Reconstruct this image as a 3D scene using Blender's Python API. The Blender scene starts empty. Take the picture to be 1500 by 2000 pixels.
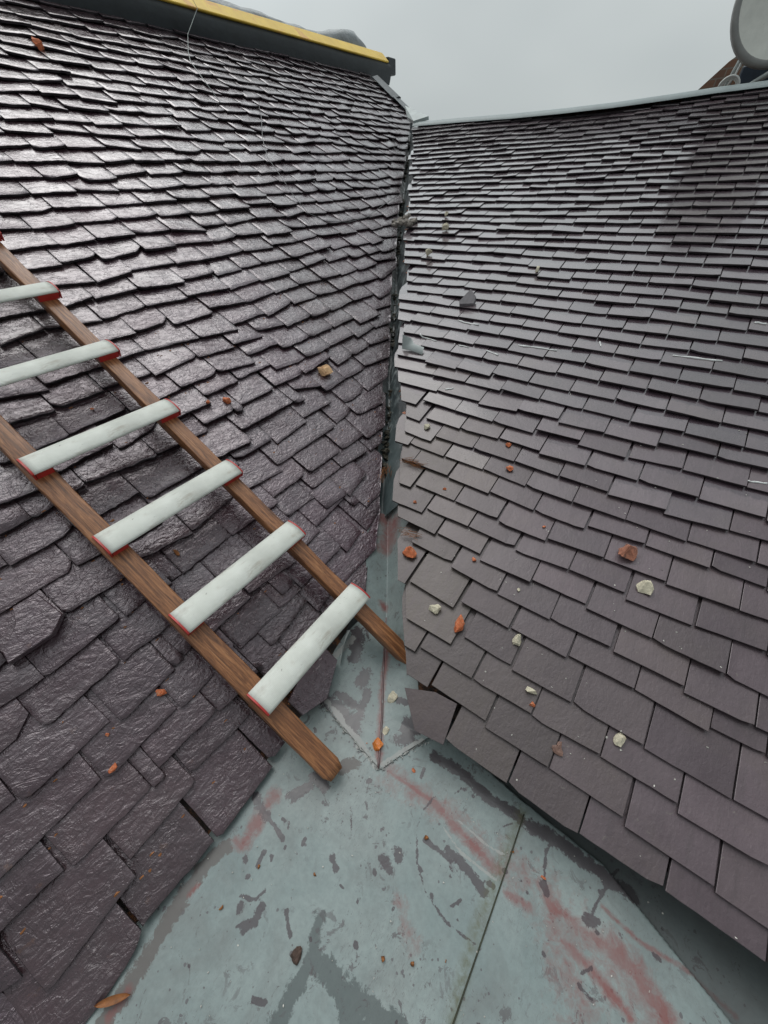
import bpy, bmesh, math, random
import numpy as np
from mathutils import Vector, Matrix, noise
random.seed(11)
RNG = np.random.default_rng(11)
PI = math.pi
SC = bpy.context.scene
COL = SC.collection

# ------------------------------------------------------------------ camera
CAMROT = Matrix(((0.81406, -0.36933, 0.44822), (0.57972, 0.56327, -0.58877), (-0.03502, 0.73913, 0.67265)))
cam_d = bpy.data.cameras.new('camera')
cam = bpy.data.objects.new('camera', cam_d)
COL.objects.link(cam)
cam.matrix_world = Matrix.Translation((0, 0, 1.5)) @ CAMROT.to_4x4()
cam_d.sensor_fit = 'VERTICAL'
cam_d.sensor_height = 24.0
cam_d.lens = 716.0 / 2000.0 * 24.0
cam_d.clip_start = 0.02
cam_d.clip_end = 2000
SC.camera = cam

# ------------------------------------------------------------------ sky, sun, exposure
SUN_EL, SUN_ROT = math.radians(58), math.radians(-62)
w = bpy.data.worlds.new('World')
SC.world = w
w.use_nodes = True
nt = w.node_tree
nt.nodes.clear()
out = nt.nodes.new('ShaderNodeOutputWorld')
bg = nt.nodes.new('ShaderNodeBackground')
sky = nt.nodes.new('ShaderNodeTexSky')
sky.sky_type = 'NISHITA'
sky.sun_disc = False
sky.sun_elevation = SUN_EL
sky.sun_rotation = SUN_ROT
sky.dust_density = 4.0
hsv = nt.nodes.new('ShaderNodeHueSaturation')
hsv.inputs['Saturation'].default_value = 0.25
tc = nt.nodes.new('ShaderNodeTexCoord')
mp = nt.nodes.new('ShaderNodeMapping')
mp.inputs['Scale'].default_value = (1.0, 1.0, 2.2)
nz = nt.nodes.new('ShaderNodeTexNoise')
nz.inputs['Scale'].default_value = 1.6
nz.inputs['Detail'].default_value = 3.0
rp = nt.nodes.new('ShaderNodeValToRGB')
rp.color_ramp.elements[0].position = 0.3
rp.color_ramp.elements[0].color = (4.3, 4.8, 4.9, 1)
rp.color_ramp.elements[1].position = 0.72
rp.color_ramp.elements[1].color = (6.0, 6.5, 6.5, 1)
mx = nt.nodes.new('ShaderNodeMix')
mx.data_type = 'RGBA'
mx.inputs[0].default_value = 0.86
L = nt.links.new
L(tc.outputs['Generated'], mp.inputs['Vector'])
L(mp.outputs['Vector'], nz.inputs['Vector'])
L(nz.outputs['Fac'], rp.inputs['Fac'])
L(sky.outputs['Color'], hsv.inputs['Color'])
L(hsv.outputs['Color'], mx.inputs[6])
L(rp.outputs['Color'], mx.inputs[7])
# overcast sky, brightness shaped for glints: bright lobe added ahead-left, dimming added behind camera


def lobe(direction, lo, hi, a, b):
    dt = nt.nodes.new('ShaderNodeVectorMath')
    dt.operation = 'DOT_PRODUCT'
    L(tc.outputs['Generated'], dt.inputs[0])
    dt.inputs[1].default_value = direction
    mr = nt.nodes.new('ShaderNodeMapRange')
    mr.interpolation_type = 'SMOOTHSTEP'
    mr.inputs['From Min'].default_value = lo
    mr.inputs['From Max'].default_value = hi
    mr.inputs['To Min'].default_value = a
    mr.inputs['To Max'].default_value = b
    L(dt.outputs['Value'], mr.inputs['Value'])
    return mr.outputs['Result']


col = mx.outputs[2]
for fac in (lobe((-0.42, 0.24, 0.875), 0.55, 1.0, 1.0, 2.45), lobe((0.45, -0.75, 0.48), 0.05, 0.95, 1.0, 0.6)):
    ml = nt.nodes.new('ShaderNodeVectorMath')
    ml.operation = 'SCALE'
    L(col, ml.inputs[0])
    L(fac, ml.inputs['Scale'])
    col = ml.outputs['Vector']
L(col, bg.inputs['Color'])
bg.inputs['Strength'].default_value = 0.1
L(bg.outputs['Background'], out.inputs['Surface'])

sun_d = bpy.data.lights.new('sun', 'SUN')
sun_d.energy = 0.7
sun_d.angle = math.radians(40)
sun_d.color = (1.0, 0.97, 0.93)
sun = bpy.data.objects.new('sun', sun_d)
COL.objects.link(sun)
# sun stands behind the cloud beyond the left ridge
sd = Vector((math.sin(SUN_ROT) * math.cos(SUN_EL), math.cos(SUN_ROT) * math.cos(SUN_EL), math.sin(SUN_EL)))
sun.rotation_euler = sd.to_track_quat('Z', 'Y').to_euler()
SC.view_settings.view_transform = 'Standard'
SC.view_settings.look = 'None'
SC.view_settings.exposure = 0.0
SC.view_settings.gamma = 1.0

# ------------------------------------------------------------------ the two slopes
PL, PR = math.radians(32), math.radians(21)
L0 = Vector((-0.555, 0, 0.03))
R0 = Vector((0, 0.398, 0.132))
ML = Matrix(((0, -math.cos(PL), math.sin(PL)), (1, 0, 0), (0, math.sin(PL), math.cos(PL))))
MR = Matrix(((1, 0, 0), (0, math.cos(PR), -math.sin(PR)), (0, math.sin(PR), math.cos(PR))))


def lw(u, s, h=0.0):
    return L0 + ML @ Vector((u, s, h))


def rw(u, s, h=0.0):
    return R0 + MR @ Vector((u, s, h))


# tables measured on the slopes (millimetres or metres along the slope)
RS = [[1,-100,4,109,8],[1,111,7,312,6],[1,314,13,513,21],[1,516,24,718,25],[1,719,25,841,23],[2,-10,106,192,113],[2,-219,124,-14,124],[2,194,112,396,113],[2,402,96,603,98],[2,607,87,766,87],[2,768,88,913,90],[2,-307,104,-225,110],[3,-376,183,-323,189],[3,-318,213,-109,215],[3,-105,214,97,220],[3,99,210,301,225],[3,303,220,499,222],[3,501,200,694,206],[3,698,203,855,212],[4,-456,299,-437,298],[4,-429,278,-222,278],[4,-197,327,-15,320],[4,-8,310,187,315],[4,191,313,391,312],[4,394,305,603,305],[4,604,306,774,311],[5,-517,392,-491,392],[5,-484,413,-277,401],[5,-265,437,-72,433],[5,-66,439,128,437],[5,132,447,329,450],[5,330,449,524,438],[5,526,455,652,458],[5,654,456,795,461],[6,-570,570,-373,565],[6,-365,545,-162,533],[6,-160,530,37,530],[6,37,533,233,538],[6,243,528,442,529],[6,444,510,612,511],[6,615,514,748,522],[7,-663,654,-493,644],[7,-489,656,-286,648],[7,-277,623,-73,626],[7,-72,640,122,642],[7,126,626,329,625],[7,330,621,524,618],[7,528,616,650,612],[8,-713,707,-596,712],[8,-591,739,-384,738],[8,-382,739,-182,734],[8,-173,720,26,736],[8,28,738,217,740],[8,225,717,419,724],[8,425,728,606,744],[9,-769,804,-715,809],[9,-706,833,-496,829],[9,-493,828,-293,821],[9,-285,808,-87,810],[9,-86,823,117,834],[9,118,834,317,840],[9,319,830,519,841],[9,520,839,639,848],[10,-785,940,-588,937],[10,-581,929,-378,921],[10,-377,933,-179,921],[10,-177,922,19,918],[10,26,940,221,950],[10,224,949,419,948],[10,421,953,572,954],[11,-857,1038,-659,1029],[11,-654,1033,-458,1031],[11,-457,1034,-255,1019],[11,-255,1024,-61,1018],[11,-59,1019,135,1019],[11,135,1021,334,1017],[11,336,1024,530,1028],[11,533,1030,646,1032],[12,-946,1107,-760,1082],[12,-757,1124,-554,1123],[12,-552,1123,-349,1123],[12,-348,1126,-152,1118],[12,-150,1119,43,1118],[12,45,1103,245,1116],[12,241,1100,437,1115],[12,440,1120,598,1129],[13,-865,1218,-666,1209],[13,-664,1212,-469,1217],[13,-465,1224,-271,1217],[13,-269,1199,-75,1206],[13,-71,1210,123,1213],[13,125,1214,326,1217],[13,328,1213,525,1214],[14,-1090,1204,-884,1184],[14,-744,1311,-537,1305],[14,-536,1306,-337,1303],[14,-332,1324,-137,1332],[14,-139,1307,52,1307],[14,61,1317,249,1332],[14,251,1326,452,1325],[14,453,1327,569,1330],[15,-1094,1283,-962,1281],[15,-947,1325,-744,1314],[15,-655,1391,-457,1402],[15,-460,1415,-264,1419],[15,-257,1396,-63,1407],[15,-62,1404,139,1404],[15,140,1426,339,1434],[15,342,1429,506,1433]]
LS = [[1,-663,-39,-433,-23],[1,-427,3,-207,-5],[1,-197,-14,27,-7],[1,35,9,102,12],[2,-701,185,-621,157],[2,-609,83,-373,107],[2,-361,147,-143,152],[2,-137,182,89,166],[2,-845,213,-708,181],[3,-624,272,-461,265],[3,-445,251,-225,242],[3,-183,271,25,264],[3,27,256,105,249],[4,-563,363,-293,372],[4,-284,355,-49,366],[4,-40,351,104,362],[5,-572,496,-437,495],[5,-429,471,-191,482],[5,-173,453,22,468],[5,65,482,109,490],[6,-522,610,-308,633],[6,-304,596,-69,610],[6,-64,604,108,601],[7,-404,727,-229,719],[7,-229,717,11,727],[7,26,719,111,728],[8,-406,808,-261,821],[8,-260,809,-89,844],[8,-87,842,112,836],[9,-221,969,25,968],[9,27,969,109,959],[10,-291,1136,-105,1092],[10,-103,1088,101,1086],[10,-146,1199,29,1195],[31,249,724,484,732],[31,201,728,247,726],[31,208,360,417,356],[31,291,281,515,308],[31,202,244,264,244],[31,456,397,537,398],[41,745,762,968,760],[41,727,648,900,643],[41,927,678,1141,682],[41,1144,680,1367,661],[41,979,753,1212,750],[41,795,525,1025,548],[41,1051,534,1236,570],[41,1077,433,1252,446],[41,979,344,1174,415],[41,814,338,950,360],[41,1380,652,1500,659],[41,1233,749,1418,753],[41,879,877,1315,884],[41,1342,896,1500,915],[41,744,1004,965,1005],[41,872,1117,1222,1125],[41,1197,1021,1420,1017],[41,753,1230,920,1226],[41,971,1237,1194,1240],[41,1295,1187,1454,1125],[41,1211,1251,1426,1245],[41,859,1362,1065,1364],[41,1076,1378,1296,1383],[41,1431,1243,1677,1266],[41,1233,1480,1447,1484]]
CUTS = [[[197,99],[199,25],[297,-8],[426,54],[427,117],[324,132]],[[-167,954],[-102,952],[-90,845],[-142,806],[-260,809],[-253,844],[-189,902]],[[2138,2912],[2092,2835],[2098,2700],[2138,2697],[2259,2893],[2187,2884]]]
SLIP = [[-295,66],[-197,-28],[-98,-11],[-115,119],[-195,111]]
DEB = [["brick","R",-0.547,0.522,0.037,0.029],["brick","R",-0.23,0.359,0.021,0.038],["brick","R",0.179,0.889,0.035,0.038],["shard","R",0.198,0.173,0.018,0.025],["brick","R",0.09,0.247,0.01,0.01],["brick","R",-0.412,1.205,0.014,0.014],["brick","R",-0.35,1.076,0.019,0.015],["brick","R",-0.565,0.865,0.01,0.01],["brick","R",-0.652,0.747,0.01,0.011],["brick","R",-0.115,0.869,0.007,0.008],["brick","R",-0.297,0.617,0.011,0.011],["mortar","R",-0.336,0.365,0.026,0.022],["mortar","R",0.265,0.787,0.029,0.025],["mortar","R",-0.031,0.411,0.017,0.027],["mortar","R",0.073,0.28,0.021,0.016],["mortar","R",0.333,0.292,0.017,0.023],["mortar","R",-0.827,1.165,0.016,0.021],["mortar","R",-1.683,2.968,0.039,0.056],["mortar","R",-1.642,2.622,0.037,0.036],["mortar","R",-0.808,2.54,0.015,0.028],["mortar","R",-1.788,3.172,0.018,0.034],["mortar","R",-0.098,0.582,0.007,0.008],["brick","L",1.561,1.203,0.058,0.06],["brick","L",1.84,4.167,0.038,0.05],["brick","L",-0.051,0.442,0.015,0.017],["brick","L",-0.217,0.456,0.007,0.007],["brick","L",-0.258,0.37,0.015,0.011],["brick","L",0.927,1.29,0.017,0.023],["brick","L",0.842,1.323,0.011,0.013],["brick","L",0.438,1.513,0.008,0.011],["brick","L",0.285,0.808,0.008,0.021],["mortar","G",-0.341,0.45,0.02,0.035],["brick","G",-0.297,0.289,0.022,0.021],["brick","G",-0.153,0.299,0.009,0.006],["leaf","G",-0.51,-0.539,0.009,0.027],["brick","G",0.287,0.294,0.009,0.005],["seed","G",-0.425,-0.284,0.007,0.008],["seed","G",-0.402,-0.169,0.005,0.008],["seed","G",-0.253,-0.082,0.007,0.005],["seed","G",0.066,-0.057,0.006,0.006],["seed","G",-0.001,-0.094,0.007,0.007],["seed","G",-0.028,0.174,0.009,0.008],["seed","G",0.133,-0.003,0.003,0.004],["seed","G",0.195,0.296,0.006,0.006],["bark","G",-0.188,-0.221,0.015,0.018],["mortar","G",-0.301,0.339,0.013,0.02],["brick","G",-0.335,0.271,0.006,0.007]]
SEAL = [[-1.082,1.991,-0.93,1.97],[-1.242,1.805,-1.114,1.783],[-1.0,1.792,-0.9,1.776],[-0.791,1.778,-0.713,1.759],[-0.645,1.863,-0.44,1.874],[0.061,1.967,0.25,1.979],[0.316,2.276,0.361,2.274],[0.451,1.356,0.506,1.368],[-0.267,1.987,-0.249,1.947],[-0.864,1.433,-0.83,1.456]]
STAIN = [["red",0.0194,[-0.497,-0.024],[-0.492,-0.082],[-0.481,-0.16]],["red",0.0111,[-0.509,-0.17],[-0.478,-0.172]],["red",0.015,[-0.053,0.263],[0.013,0.251],[0.078,0.245],[0.141,0.234],[0.18,0.235]],["red",0.0108,[0.216,0.203],[0.271,0.212]],["red",0.0183,[0.313,0.255],[0.42,0.256],[0.463,0.26]],["red",0.0319,[0.468,0.264],[0.541,0.25],[0.6,0.214]],["red",0.0128,[0.369,0.204],[0.452,0.196],[0.53,0.177]],["red",0.0077,[-0.219,0.248],[-0.141,0.255],[-0.058,0.263]],["red",0.0044,[0.436,0.33],[0.531,0.319],[0.642,0.337],[0.745,0.327]],["red",0.0369,[-0.87,1.131],[-0.861,1.109]],["red",0.0429,[-0.777,1.087],[-0.753,1.004]],["red",0.0154,[-0.609,0.756],[-0.593,0.75]],["red",0.0111,[-0.472,0.598],[-0.415,0.485],[-0.344,0.372],[-0.263,0.249]],["redsoft",0.0455,[0.19,0.268],[0.31,0.264],[0.42,0.256],[0.522,0.227],[0.602,0.194]],["redsoft",0.0332,[-0.221,0.251],[-0.089,0.266],[0.065,0.272]],["wet",0.0166,[-0.122,0.375],[-0.018,0.384],[0.078,0.375],[0.16,0.385],[0.211,0.382]],["wet",0.0182,[0.211,0.382],[0.314,0.398],[0.408,0.396],[0.506,0.403]],["wet",0.0305,[-0.486,0.456],[-0.477,0.43]],["wet",0.017,[-0.441,0.413],[-0.418,0.354],[-0.408,0.285]],["wet",0.0299,[-0.408,0.285],[-0.471,0.295],[-0.536,0.301]],["wet",0.0158,[-0.431,0.345],[-0.529,0.339]],["wet",0.0372,[-0.591,0.536],[-0.604,0.571]],["wet",0.0196,[-0.564,0.513],[-0.565,0.48]],["wet",0.0286,[-0.236,0.404],[-0.21,0.427],[-0.229,0.359]],["wet",0.0114,[-0.315,0.454],[-0.285,0.462]],["wet",0.0172,[-0.08,0.094],[-0.077,0.092]],["wet",0.013,[-0.113,0.054],[-0.1,0.055]],["wet",0.0064,[-0.118,0.024],[-0.113,0.022]],["wet",0.0193,[-0.377,0.089],[-0.421,0.093]],["wet",0.0169,[-0.417,0.052],[-0.435,0.01]],["wet",0.0124,[-0.452,0.003],[-0.427,0.037]],["wet",0.0116,[0.038,0.188],[0.099,0.184],[0.163,0.166]],["wet",0.0065,[-0.03,0.168],[0.055,0.173]],["wet",0.0026,[-0.058,0.28],[-0.072,0.222],[-0.063,0.174],[-0.023,0.111],[0.031,0.072],[0.101,0.056],[0.183,0.066]],["wet",0.0064,[-0.012,0.105],[-0.007,0.102]],["wet",0.0038,[0.282,0.404],[0.278,0.344],[0.289,0.299],[0.306,0.267]],["wet",0.0037,[0.466,0.444],[0.438,0.38],[0.423,0.327],[0.418,0.294]],["wet",0.0141,[0.411,0.278],[0.422,0.288]],["wet",0.0074,[0.291,0.281],[0.306,0.267]],["wet",0.015,[-0.541,-0.063],[-0.492,-0.072],[-0.479,-0.073]],["wet",0.0057,[-0.479,-0.073],[-0.423,-0.079],[-0.387,-0.084]],["wet",0.0037,[-0.399,-0.24],[-0.356,-0.217],[-0.349,-0.192]],["wet",0.0108,[-0.338,-0.271],[-0.325,-0.243],[-0.332,-0.216]],["wet",0.0086,[-0.384,-0.249],[-0.377,-0.261]],["wet",0.0058,[-0.268,-0.183],[-0.228,-0.208]],["wet",0.0067,[-0.414,-0.139],[-0.408,-0.168]],["wet",0.0054,[-0.387,-0.132],[-0.382,-0.137]],["damp",0.016,[-0.181,-0.137],[-0.173,-0.169],[-0.156,-0.196]],["damp",0.0181,[-0.156,-0.196],[-0.152,-0.244],[-0.152,-0.308],[-0.151,-0.337]],["damp",0.0224,[-0.147,-0.2],[-0.081,-0.194],[-0.029,-0.189],[0.034,-0.174],[0.098,-0.158]],["damp",0.0288,[-0.046,-0.195],[0.015,-0.218]],["mud",0.02,[-0.521,-0.2],[-0.538,-0.26],[-0.533,-0.347],[-0.512,-0.436],[-0.501,-0.511],[-0.499,-0.575]],["mud",0.0114,[-0.512,-0.392],[-0.501,-0.47],[-0.496,-0.526]],["red",0.0064,[-0.518,-0.299],[-0.52,-0.323]],["red",0.0099,[-0.495,-0.558],[-0.497,-0.513]],["pale",0.0126,[-0.544,0.295],[-0.418,0.268],[-0.261,0.236]],["pale",0.0084,[-0.252,0.248],[-0.212,0.332],[-0.173,0.394]],["pale",0.0139,[-0.631,0.44],[-0.619,0.546]],["pale",0.004,[-0.0,0.226],[0.072,0.205],[0.182,0.211]],["pale",0.0041,[0.032,0.268],[0.127,0.265],[0.179,0.275]],["algae",0.0113,[0.187,0.404],[0.178,0.221],[0.174,0.076],[0.189,-0.081]]]  # the wet stroke at the ladder's left foot also paints its shadow
WIRE1 = [[3.795,5.288],[3.574,4.975],[3.328,4.652],[3.103,4.357],[3.015,4.219],[2.957,4.003],[2.875,3.688]]
WIRE2 = [[3.353,3.771],[3.185,3.551],[2.949,3.277],[2.792,3.046],[2.734,2.848],[2.65,2.589],[2.621,2.417],[2.716,2.311],[2.95,2.265],[3.222,2.29],[3.644,2.415],[3.975,2.506],[4.145,2.53]]
LVB = [[0.725,0.126],[0.995,0.31],[1.1,0.372],[1.367,0.565],[1.688,0.793],[1.975,1.017],[2.337,1.269],[2.934,1.705],[3.651,2.218],[4.408,2.748],[5.015,3.158],[5.822,3.728]]
RVB = [[-0.241,0.011],[-0.334,0.148],[-0.437,0.283],[-0.555,0.463],[-0.697,0.67],[-0.847,0.921],[-1.037,1.255],[-1.259,1.575],[-1.401,1.834],[-1.626,2.235],[-2.113,3.081],[-2.507,3.778],[-3.221,5.047]]

# ------------------------------------------------------------------ helpers
def link(o, parent=None):
    COL.objects.link(o)
    if parent is not None:
        o.parent = parent
    return o


def mesh_obj(name, verts, faces, mat, parent=None, smooth=None, tint=None, attr='tint', mat2=None, idx=None, tint2=None):
    me = bpy.data.meshes.new(name)
    me.from_pydata([tuple(v) for v in verts], [], faces)
    if mat is not None:
        me.materials.append(mat)
    if mat2 is not None:
        me.materials.append(mat2)
        me.polygons.foreach_set('material_index', idx)
    if smooth is True:
        me.polygons.foreach_set('use_smooth', [True] * len(me.polygons))
    elif smooth is not None and smooth is not False:
        me.polygons.foreach_set('use_smooth', list(smooth))
    if tint is not None:
        a = me.color_attributes.new(attr, 'FLOAT_COLOR', 'POINT')
        a.data.foreach_set('color', np.asarray(tint, dtype=np.float32).ravel())
    if tint2 is not None:
        a = me.color_attributes.new('stain_shade', 'FLOAT_COLOR', 'POINT')
        a.data.foreach_set('color', np.asarray(tint2, dtype=np.float32).ravel())
    me.update()
    return link(bpy.data.objects.new(name, me), parent)


def tag(o, label, cat, group=None, kind=None):
    o['label'] = label
    o['category'] = cat
    if group:
        o['group'] = group
    if kind:
        o['kind'] = kind
    return o


def empty(name, loc, rot=None, label=None, cat=None, group=None, kind=None):
    o = bpy.data.objects.new(name, None)
    o.empty_display_size = 0.1
    COL.objects.link(o)
    m = Matrix.Translation(loc)
    if rot is not None:
        m = m @ rot.to_4x4()
    o.matrix_world = m
    if label:
        tag(o, label, cat, group, kind)
    return o


class MB:
    """collects faces for one mesh"""
    def __init__(s):
        s.v, s.f, s.sm, s.t, s.mi = [], [], [], [], []

    def add(s, v, f, smooth=False, tint=None, mi=None):
        b = len(s.v)
        if mi is not None:
            s.mi += mi
        s.v += [tuple(p) for p in v]
        s.f += [tuple(b + i for i in q) for q in f]
        if isinstance(smooth, bool):
            s.sm += [smooth] * len(f)
        else:
            s.sm += list(smooth)
        if tint is not None:
            s.t += list(tint)
        return s

    def box(s, x0, x1, y0, y1, z0, z1):
        v = [(x, y, z) for z in (z0, z1) for y in (y0, y1) for x in (x0, x1)]
        return s.add(v, [(0, 2, 3, 1), (4, 5, 7, 6), (0, 1, 5, 4), (2, 6, 7, 3), (0, 4, 6, 2), (1, 3, 7, 5)])

    def tube(s, pts, r, n=6, caps=True):
        pts = [Vector(p) for p in pts]
        rings = []
        up = Vector((0.13, 0.21, 0.97))
        for i, p in enumerate(pts):
            d = (pts[min(i + 1, len(pts) - 1)] - pts[max(i - 1, 0)]).normalized()
            a = d.cross(up)
            if a.length < 1e-4:
                a = d.cross(Vector((1, 0, 0)))
            a.normalize()
            b = d.cross(a)
            rr = r[i] if isinstance(r, (list, tuple)) else r
            rings.append([p + a * rr * math.cos(2 * PI * k / n) + b * rr * math.sin(2 * PI * k / n) for k in range(n)])
        v = [q for ring in rings for q in ring]
        f = []
        for i in range(len(pts) - 1):
            for k in range(n):
                f.append((i * n + k, i * n + (k + 1) % n, (i + 1) * n + (k + 1) % n, (i + 1) * n + k))
        if caps:
            f.append(tuple(range(n))[::-1])
            f.append(tuple((len(pts) - 1) * n + k for k in range(n)))
        return s.add(v, f, True)

    def slab(s, poly, z0, z1, bevel=0.002, tint=None):
        """flat piece with the outline poly (x,y), bottom z0, top z1, a small bevel; z0/z1 may be functions of x,y"""
        n = len(poly)
        cx = sum(p[0] for p in poly) / n
        cy = sum(p[1] for p in poly) / n
        fz0 = z0 if callable(z0) else (lambda x, y: z0)
        fz1 = z1 if callable(z1) else (lambda x, y: z1)
        area = sum(poly[i][0] * poly[(i + 1) % n][1] - poly[(i + 1) % n][0] * poly[i][1] for i in range(n))
        if area < 0:
            poly = poly[::-1]
        v = [(x, y, fz0(x, y)) for x, y in poly] + [(x, y, fz1(x, y) - bevel) for x, y in poly]
        for x, y in poly:
            d = Vector((cx - x, cy - y))
            d = d / max(d.length, 1e-6) * bevel
            v.append((x + d.x, y + d.y, fz1(x + d.x, y + d.y)))
        f = [tuple(range(n))[::-1], tuple(2 * n + i for i in range(n))]
        for i in range(n):
            j = (i + 1) % n
            f.append((i, j, n + j, n + i))
            f.append((n + i, n + j, 2 * n + j, 2 * n + i))
        return s.add(v, f, False, tint=[tint] * len(v) if tint is not None else None)

    def build(s, name, mat, parent=None, mat2=None):
        return mesh_obj(name, s.v, s.f, mat, parent, s.sm, s.t if s.t else None, mat2=mat2, idx=s.mi if mat2 else None)


class Nt:
    """small node-tree builder"""
    def __init__(s, name):
        s.m = bpy.data.materials.new(name)
        s.m.use_nodes = True
        s.t = s.m.node_tree
        s.t.nodes.clear()
        s.o = s.t.nodes.new('ShaderNodeOutputMaterial')
        s.b = s.t.nodes.new('ShaderNodeBsdfPrincipled')
        s.t.links.new(s.b.outputs[0], s.o.inputs['Surface'])
        tcn = s.t.nodes.new('ShaderNodeTexCoord')
        s.co = tcn.outputs['Object']

    def _set(s, sock, v):
        if isinstance(v, bpy.types.NodeSocket):
            s.t.links.new(v, sock)
        elif isinstance(v, tuple) and len(v) == 3 and sock.type == 'RGBA':
            sock.default_value = (*v, 1)
        else:
            sock.default_value = v

    def set(s, **kw):
        for k, v in kw.items():
            s._set(s.b.inputs[k.replace('_', ' ')], v)
        return s

    def n(s, typ, ins, **props):
        nd = s.t.nodes.new(typ)
        for k, v in props.items():
            setattr(nd, k, v)
        for k, v in ins.items():
            s._set(nd.inputs[k], v)
        return nd

    def noise(s, scale, detail=4, rough=0.55, dist=0.0, vec=None):
        return s.n('ShaderNodeTexNoise', {'Vector': vec or s.co, 'Scale': scale, 'Detail': detail, 'Roughness': rough, 'Distortion': dist}).outputs['Fac']

    def vor(s, scale, vec=None, feature='F1', rnd=1.0):
        return s.n('ShaderNodeTexVoronoi', {'Vector': vec or s.co, 'Scale': scale, 'Randomness': rnd}, feature=feature)

    def map(s, scale=(1, 1, 1), rot=(0, 0, 0), loc=(0, 0, 0), vec=None):
        return s.n('ShaderNodeMapping', {'Vector': vec or s.co, 'Scale': scale, 'Rotation': rot, 'Location': loc}).outputs[0]

    def math(s, op, a, b=0.0, c=None):
        ins = {0: a, 1: b}
        if c is not None:
            ins[2] = c
        return s.n('ShaderNodeMath', ins, operation=op).outputs[0]

    def rng(s, v, a, b, c=0.0, d=1.0, smooth=False):
        return s.n('ShaderNodeMapRange', {'Value': v, 'From Min': a, 'From Max': b, 'To Min': c, 'To Max': d},
                   interpolation_type='SMOOTHSTEP' if smooth else 'LINEAR').outputs['Result']

    def mix(s, fac, a, b, blend='MIX'):
        nd = s.t.nodes.new('ShaderNodeMix')
        nd.data_type = 'RGBA'
        nd.blend_type = blend
        s._set(nd.inputs[0], fac)
        s._set(nd.inputs[6], a)
        s._set(nd.inputs[7], b)
        return nd.outputs[2]

    def ramp(s, fac, stops):
        nd = s.t.nodes.new('ShaderNodeValToRGB')
        s._set(nd.inputs[0], fac)
        e = nd.color_ramp.elements
        while len(e) < len(stops):
            e.new(0.5)
        for i, (p, c) in enumerate(stops):
            e[i].position = p
            e[i].color = (*c, 1)
        return nd.outputs['Color']

    def attr(s, name):
        a = s.n('ShaderNodeAttribute', {}, attribute_name=name)
        sp = s.n('ShaderNodeSeparateColor', {'Color': a.outputs['Color']})
        return sp.outputs[0], sp.outputs[1], sp.outputs[2], a.outputs['Alpha']

    def bump(s, height, strength=0.5, dist=0.002, normal=None):
        ins = {'Height': height, 'Strength': strength, 'Distance': dist}
        if normal is not None:
            ins['Normal'] = normal
        return s.n('ShaderNodeBump', ins).outputs[0]


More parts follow.
